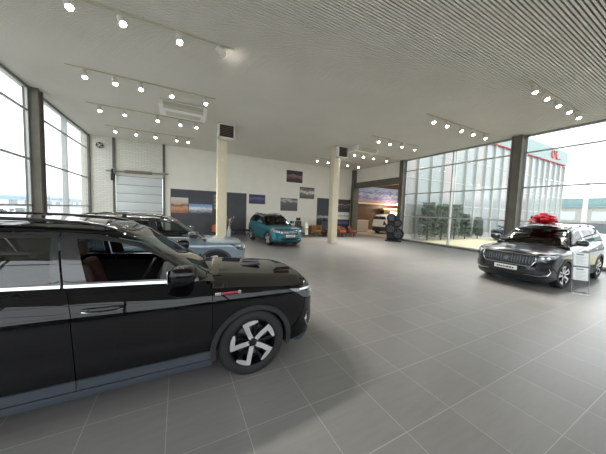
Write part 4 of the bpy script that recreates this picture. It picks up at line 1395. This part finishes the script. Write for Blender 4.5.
# price stand in front of car 3
t = empty('price_stand', (8.92, 2.0, 0), math.radians(-60), 'clear acrylic stand holding two white price sheets beside the dark grey SUV', 'sign stand')
M_acr = glassmat('acrylic', (.93, .95, .95, 1), 1.3)
RK = trs(rx=-.2)
mb = MB(); mb.box(-.15, .15, -.03, .22, 0, .012, 0, .003); mb.build('base', M_acr, t)
mb = MB(); mb.box(-.15, .15, -.004, .004, .012, 1.05, 0, .001, RK); mb.build('back_sheet', M_acr, t)
for xx in (-.148, .148):
    mb = MB(); mb.box(xx - .004, xx + .004, -.006, .006, .014, 1.05, 0, 0, RK); mb.build('edge', mat('acrylic_edge', rgb(150, 156, 158), .2), t)
mb = MB(); mb.box(-.15, .15, -.034, -.028, .0, .018); mb.build('base_edge', mat('acrylic_edge_light', rgb(222, 226, 226), .2), t)
M_ink = mat('grey_print', rgb(120, 124, 130), .6)
for z, h in ((.70, .33), (.34, .32)):
    mb = MB(); mb.box(-.13, .13, -.009, -.006, z, z + h, 0, 0, RK); pg = mb.build('price_sheet', mat('paper_white', rgb(236, 239, 240), .5), t)
    mb = MB()
    mb.box(-.08, .05, -.0105, -.0085, z + h - .06, z + h - .03, 0, 0, RK)
    for i in range(7):
        y_ = z + h - .10 - i * .03
        mb.box(-.09, .09 - .03 * ((i * 7) % 3), -.0105, -.0085, y_ - .005, y_, 0, 0, RK)
    mb.build('printed_lines', M_ink, pg)

# ------------------------------------------------------------------ next showroom seen through the opening
mb = MB(); mb.box(XR + .3, 30, 12.1, 21.2, -.2, .0); o = struct(mb.build('floor_next_showroom', noisy('beige_floor', rgb(186, 176, 158), rgb(196, 186, 168), 1.5, .3)))
mb = MB(); mb.box(XR + .3, 30, 20.6, 20.9, 0, 6.2); mb.box(29.7, 30, 12.3, 20.6, 0, 6.2)
struct(mb.build('wall_next_showroom', noisy('brown_panelling', rgb(74, 52, 40), rgb(88, 64, 48), 2, .5, stretch=(1, 1, .2))))
mb = MB(); mb.box(XR + .25, 30, 12.3, 20.9, 6.0, 6.3); struct(mb.build('ceiling_next_showroom', M_ceil))
mb = MB(); mb.box(XR + .25, XR + .42, YB, 20.6, 0, 6.0); struct(mb.build('wall_next_showroom_left', M_wall))
t = empty('banner', (20.0, 20.5, 3.05), 0, 'long blue photo banner above the brown wall in the next showroom', 'banner')
mb = MB(); mb.box(-4.6, 5.0, -.03, .03, 0, 1.75); mb.build('backing', M_dark, t)
mb = MB(); mb.box(-4.58, 4.98, -.036, -.03, .02, 1.73); mb.build('print', picture('banner_picture', [(0, rgb(186, 130, 126)), (.12, rgb(150, 150, 180)), (.3, rgb(90, 100, 158)), (.5, rgb(176, 182, 206)), (.62, rgb(84, 92, 150)), (.8, rgb(150, 170, 205)), (1, rgb(140, 158, 196))], 14, 31, True, 1.2), t)
mb = MB(); mb.box(15.0, 25.2, 20.2, 20.58, 2.86, 3.02); tag(mb.build('light_shelf', mat('pale_shelf', rgb(224, 206, 186), .5)), 'long pale shelf edge under the blue banner', 'shelf')
t = empty('display_counter', (16.1, 18.7, 0), 0, 'pale reception counter left of the white SUV', 'counter')
mb = MB(); mb.box(-.9, .9, -.3, .3, .04, 1.1, 0, .01); mb.build('body', mat('counter_grey', rgb(176, 166, 152), .5), t)
mb = MB(); mb.box(-.95, .95, -.35, .35, 1.1, 1.15, 0, .01); mb.build('worktop', mat('pale_shelf', rgb(224, 206, 186), .5), t)
mb = MB(); mb.box(-.85, .85, -.25, .25, 0, .04); mb.build('plinth', M_dark, t)
t = empty('shelf_unit', (22.3, 20.3, 0), 0, 'brown shelf unit with lit white sign behind the white SUV', 'shelf unit')
mb = MB(); mb.box(-1.5, 1.5, -.2, .28, 0, 2.3); mb.build('carcass', mat('dark_brown', rgb(66, 44, 32), .5), t)
mb = MB(); mb.box(-1.7, 1.7, -.3, .28, 2.3, 2.5, 0, .01); mb.build('shelf', mat('pale_shelf', rgb(224, 206, 186), .5), t)
mb = MB(); mb.box(-.5, .7, -.23, -.2, 1.85, 2.1); mb.build('lit_sign', mat('lit_sign', (1, 1, 1, 1), .5, emit=(1, .95, .85, 1), estr=1.2), t)
def pendant(x, y, z, label):
    t = empty('pendant_lamp', (x, y, z), 0, label, 'lamp', 'pendant lamps in the next showroom')
    mb = MB(); mb.tube([(0, 0, .12), (0, 0, 6.0 - z)], .008, 6); mb.build('cable', M_dark, t)
    mb = MB(); mb.ball((0, 0, 0), .14); mb.build('globe', mat('warm_globe', (1, 1, 1, 1), .5, emit=(1, .72, .45, 1), estr=4), t)
    l = bpy.data.lights.new('pendant_light', 'POINT'); l.energy = 120; l.color = (1, .75, .5); l.shadow_soft_size = .15
    lo = bpy.data.objects.new('pendant_light', l); COL.objects.link(lo); lo.location = (x, y, z - .2)
pendant(22.0, 19.3, 2.95, 'warm globe pendant lamp right of the shelf in the next showroom')
for x, y, wh in ((17.5, 15.0, 'nearest the opening'), (21.5, 15.0, 'in the middle'), (25.5, 15.5, 'farthest from the opening')):  # unseen fill panels and lamps, added to brighten the next showroom
    l = bpy.data.lights.new('added_fill_light', 'AREA'); l.energy = 55; l.size = 1.2; l.color = (1, .9, .78)
    lo = bpy.data.objects.new('added_fill_light', l); COL.objects.link(lo); lo.location = (x, y, 5.95)
    t = empty('added_fill_panel', (x, y, 6.0), 0, 'unseen square panel added to light the next showroom, ' + wh, 'ceiling light', 'added lights of the next showroom')
    mb = MB(); mb.box(-.6, .6, -.6, .6, -.04, 0); mb.build('frame', M_white, t)
    mb = MB(); mb.box(-.56, .56, -.56, .56, -.045, -.04); mb.build('diffuser', mat('diffuser', (1, 1, 1, 1), .5, emit=(1, .93, .82, 1), estr=3), t)

# ------------------------------------------------------------------ outside
mb = MB(); mb.box(-220, XL - .3, -120, 320, -.5, -.02); mb.box(XR + .3, 260, -120, 12.05, -.5, -.02); mb.box(XL - .3, XR + .3, -120, YF - .3, -.5, -.02); mb.box(30, 260, 12.05, 320, -.5, -.02); mb.box(XL - .3, 30, 21.2, 320, -.5, -.02)
struct(mb.build('ground', M_concrete))
mb = MB(); mb.box(XR + .35, 24.5, 5.5, 12, -.02, -.005); o = mb.build('grass_strip', M_grass); tag(o, 'strip of dry yellow grass outside the far right window', 'grass', kind='stuff')
mb = MB(); mb.box(XR + .35, 18, -3, 5.5, -.02, -.005); o = mb.build('grass_strip', M_grass); tag(o, 'dry yellow verge outside behind the dark grey SUV', 'grass', kind='stuff')
# glazed wing: facade towards the camera
FX0, FX1, FY, FZ = XR + .3, 43.3, 12.25, 8.6
t = empty('glazed_wing', (FX0, FY, 0), 0, 'tall pale glazed building wing with teal fascia outside the right windows', 'building')
M_fac = noisy('facade_glass', rgb(140, 149, 147), rgb(154, 160, 158), .35, .12)
M_fac2 = noisy('facade_glass_pink', rgb(158, 150, 146), rgb(148, 152, 150), .3, .12)
nb = 19
bw_ = (FX1 - FX0) / nb
for i in range(nb):
    mb = MB(); mb.box(i * bw_ + .03, (i + 1) * bw_ - .03, 0, .05, .4, FZ); mb.build('facade_panel', M_fac if i % 3 else M_fac2, t)
for i in range(nb + 1):
    mb = MB(); w = .09 if i % 4 == 0 else .03
    mb.box(i * bw_ - w, i * bw_ + w, -.16, .06, .0, FZ); mb.build('mullion', mat('facade_mullion', rgb(170, 174, 168), .5), t)
mb = MB()
for z in (2.7, 4.6, 6.6): mb.box(0, FX1 - FX0, -.03, .06, z - .03, z + .03)
mb.build('transom', mat('facade_transom', rgb(176, 182, 178), .5), t)
mb = MB(); mb.box(-.3, FX1 - FX0 + .1, -.25, .3, FZ + .12, 10.25); mb.box(FX1 - FX0 - .2, FX1 - FX0 + .1, .3, 9, FZ + .12, 10.25)
mb.build('fascia', noisy('teal_fascia', rgb(112, 138, 134), rgb(118, 144, 140), .3, .4), t)
mb = MB(); mb.box(-.3, FX1 - FX0 + .12, -.27, .3, FZ + .04, FZ + .12); mb.build('red_band', mat('fascia_red', rgb(186, 112, 116), .5), t)
mb = MB(); mb.box(0, FX1 - FX0, .1, 9, FZ, FZ + .1); mb.box(FX1 - FX0 - .2, FX1 - FX0, .06, 9, .0, FZ); mb.box(0, FX1 - FX0, -.1, .1, 0, .4); mb.build('roof_and_plinth', M_concrete, t)
# emblem
M_red = mat('sign_red', rgb(206, 72, 80), .4)
sg = MB()
cx_, cz_ = 38.9 - FX0, 9.5
Mr = trs((cx_, -.30, cz_), rx=PI / 2)
sg.lathe([(.42 + .07 * math.cos(a), .05 * math.sin(a)) for a in [2 * PI * i / 8 for i in range(8)]], 28, 0, Mr, close=True)
sg.tube([(cx_ + .9, -.3, cz_ + .42), (cx_ + .72, -.3, cz_ - .1), (cx_ + .9, -.3, cz_ - .42), (cx_ + 1.5, -.3, cz_ - .42)], .085, 8)
sg.tube([(cx_ + .75, -.3, cz_ + .02), (cx_ + 1.35, -.3, cz_ + .1)], .07, 8)
sg.tube([(cx_ + 1.7, -.3, cz_ - .38), (cx_ + 2.3, -.3, cz_ - .30)], .07, 8)
em = sg.build('red_sign', M_red, t)
# shrubs in front of the facade
M_leaf = noisy('evergreen_leaf', rgb(74, 86, 70), rgb(104, 116, 98), 9, .8)
def shrub(x, y, h, w, label, seed):
    q = random.Random(seed)
    t = empty('shrub', (x, y, 0), 0, label, 'shrub', 'evergreen shrubs along the glazed wing')
    mb = MB()
    for i in range(1500):
        z = .12 + q.random() ** .8 * (h - .12)
        r = w * (1.0 - .35 * (z / h) ** 3) * q.random() ** .4
        a = q.uniform(0, 2 * PI)
        p = Vector((r * math.cos(a), r * math.sin(a) * .7, z + .12))
        u = Vector((q.gauss(0, 1), q.gauss(0, 1), q.gauss(0, 1))).normalized(); v = u.orthogonal().normalized()
        s_ = q.uniform(.05, .11)
        mb._add([p - u * s_, p + v * s_ * .5, p + u * s_, p - v * s_ * .5], [[0, 1, 2, 3]], 0)
    mb.build('foliage', M_leaf, t, weld=False)
    mb = MB(); mb.tube([(0, 0, .0), (0, 0, h * .7)], [.05, .02], 6); mb.build('trunk', mat('bark', rgb(84, 72, 60), .9), t)
for i, (x, h, w, lb) in enumerate(((16.2, 2.65, .78, 'leftmost dark evergreen shrub by the glazed wing, beside the column'), (17.85, 2.6, .78, 'dark evergreen shrub second from the column'), (19.5, 2.65, .82, 'dark evergreen shrub left of the far window mullion'), (21.0, 1.9, .5, 'smaller evergreen shrub right of the far window mullion'), (22.9, 1.7, .5, 'low evergreen shrub farthest along the glazed wing'))):
    shrub(x, 11.35, h, w, lb, 40 + i)
# far right: long teal-roofed hall, wall, pole
t = empty('long_hall', (62, 0, 0), 0, 'long low building with teal roof band far beyond the right window', 'building')
mb = MB(); mb.box(0, 14, -60, 60, 0, 4.1); mb.build('wall', noisy('hall_wall', rgb(150, 148, 140), rgb(160, 160, 152), .6, .8), t)
mb = MB(); mb.box(-.3, 14.3, -60.3, 60.3, 4.1, 5.7); mb.build('roof_band', mat('teal_roof', rgb(98, 132, 132), .5), t)
mb = MB()
for i in range(24): mb.box(-.04, .02, -58 + i * 4.9, -55 + i * 4.9, 1.9, 3.4)
mb.build('windows', mat('hall_window', rgb(186, 194, 194), .2), t)
mb = MB(); mb.box(57.5, 57.7, -60, 60, -.02, 1.5); tag(mb.build('boundary_wall', mat('grey_barrier', rgb(96, 102, 106), .7)), 'long grey boundary wall in front of the teal roofed hall', 'wall')
t = empty('utility_pole', (58.4, 13.6, 0), 0, 'pale concrete utility pole with wires behind the glazed wing', 'pole')
mb = MB(); mb.tube([(0, 0, -.02), (0, 0, 11.3)], [.32, .24], 12); mb.build('post', noisy('pole_concrete', rgb(190, 186, 176), rgb(200, 196, 188), 2, .8), t)
mb = MB(); mb.box(-.06, .06, -1.1, 1.1, 10.6, 10.75); mb.build('cross_arm', M_steel, t)
for yy in (-1, 0, 1):
    mb = MB()
    mb.tube([(0, yy, 10.85 if yy else 11.35), (-.5, yy - 12, 9.9), (-1, yy - 26, 10.4)], .03, 5); mb.build('wire', M_dark, t)
# left: low sheds, mast
def shed(x, y0, y1, h, hb, label, c):
    t = empty('warehouse', (x, (y0 + y1) / 2, 0), 0, label, 'building', 'low buildings beyond the left windows')
    w = (y1 - y0) / 2
    mb = MB(); mb.box(-12, 0, -w, w, 0, h); mb.build('wall', mat('shed_wall', rgb(206, 212, 214), .7), t)
    mb = MB(); mb.prism([(-12.4, h), (-6, h + 2 * hb), (.4, h + .1), (.4, h - hb), (-12.4, h - .1)], -w - .3, w + .3); mb.build('roof', c, t)
    mb = MB()
    n_ = max(3, int(w / 3))
    for i in range(n_): mb.box(-.02, .05, -w + 1.5 + i * 2 * w / n_, -w + 1.5 + i * 2 * w / n_ + w / n_, .9, 2.2)
    mb.build('windows', mat('shed_window', rgb(120, 130, 136), .2), t)
shed(-34, 52, 90, 3.0, .55, 'pale low building with blue roof beyond the left windows, left part', mat('blue_roof', rgb(140, 172, 200), .5))
shed(-38, 94, 150, 3.4, .6, 'pale low building with blue roof beyond the left windows, right part', mat('blue_roof', rgb(140, 172, 200), .5))
t = empty('mast', (-30, 86.5, 0), 0, 'thin lamp mast beyond the left windows', 'mast')
mb = MB(); mb.tube([(0, 0, -.02), (0, 0, 8.6)], [.14, .09], 8); mb.build('post', M_steel, t)
mb = MB(); mb.box(-.4, .4, -.15, .15, 8.5, 8.65); mb.build('lamp_head', M_steel, t)
# parked cars outside
def parked(x, y, deg, label, paint, **kk):
    r = car_root(x, y, deg, label)
    d = dict(paint=paint, res=.22, simple=True, wstyle='far', H=.92, tint=True, slats=7)
    d.update(kk); suv(r, d)
pw = MATS['white_paint']; pg_ = paintmat('pale_grey_paint', rgb(176, 180, 184), .4, .3); pb = paintmat('dusk_blue_paint', rgb(70, 96, 120), .4, .3)
parked(-8.6, 15.2, 90, 'pale grey car parked outside the left window nearest the door wall', pg_)
parked(-8.9, 20.6, 90, 'white car parked outside beyond the pale grey car', pw)
parked(-8.4, 9.6, 90, 'white car parked outside the left window nearer than the column', pw)
parked(21.0, 5.3, 185, 'white car parked outside behind the tail of the dark grey SUV', pw)
parked(24.8, 9.3, 175, 'blue car parked outside before the glazed wing', pb)
parked(30.5, 9.4, 178, 'white car parked outside farther along the glazed wing', pw)

# ------------------------------------------------------------------ camera, sky
def add_cam():
    cam = bpy.data.cameras.new('camera'); co = bpy.data.objects.new('camera', cam); COL.objects.link(co)
    cam.sensor_fit = 'HORIZONTAL'; cam.sensor_width = 36; cam.lens = 239.71 / 606 * 36
    yaw, pitch, roll = math.radians(27.505), math.radians(-3.7734), math.radians(1.9643)
    f = Vector((math.sin(yaw) * math.cos(pitch), math.cos(yaw) * math.cos(pitch), math.sin(pitch)))
    r = Vector((math.cos(yaw), -math.sin(yaw), 0)); u = r.cross(f)
    r2 = r * math.cos(roll) + u * math.sin(roll); u2 = -r * math.sin(roll) + u * math.cos(roll)
    co.matrix_world = Matrix(((r2.x, u2.x, -f.x, 0), (r2.y, u2.y, -f.y, 0), (r2.z, u2.z, -f.z, 1.83), (0, 0, 0, 1)))
    cam.clip_end = 1000
    SC.camera = co
add_cam()
w = bpy.data.worlds.new('overcast_sky'); SC.world = w; w.use_nodes = True
bg = w.node_tree.nodes['Background']
bg.inputs[0].default_value = (.93, .965, 1, 1)
bg.inputs[1].default_value = 1.45
SC.view_settings.view_transform = 'Standard'
SC.view_settings.look = 'None'
SC.view_settings.exposure = 1.3
SC.view_settings.gamma = 1
SC.view_settings.use_curve_mapping = False
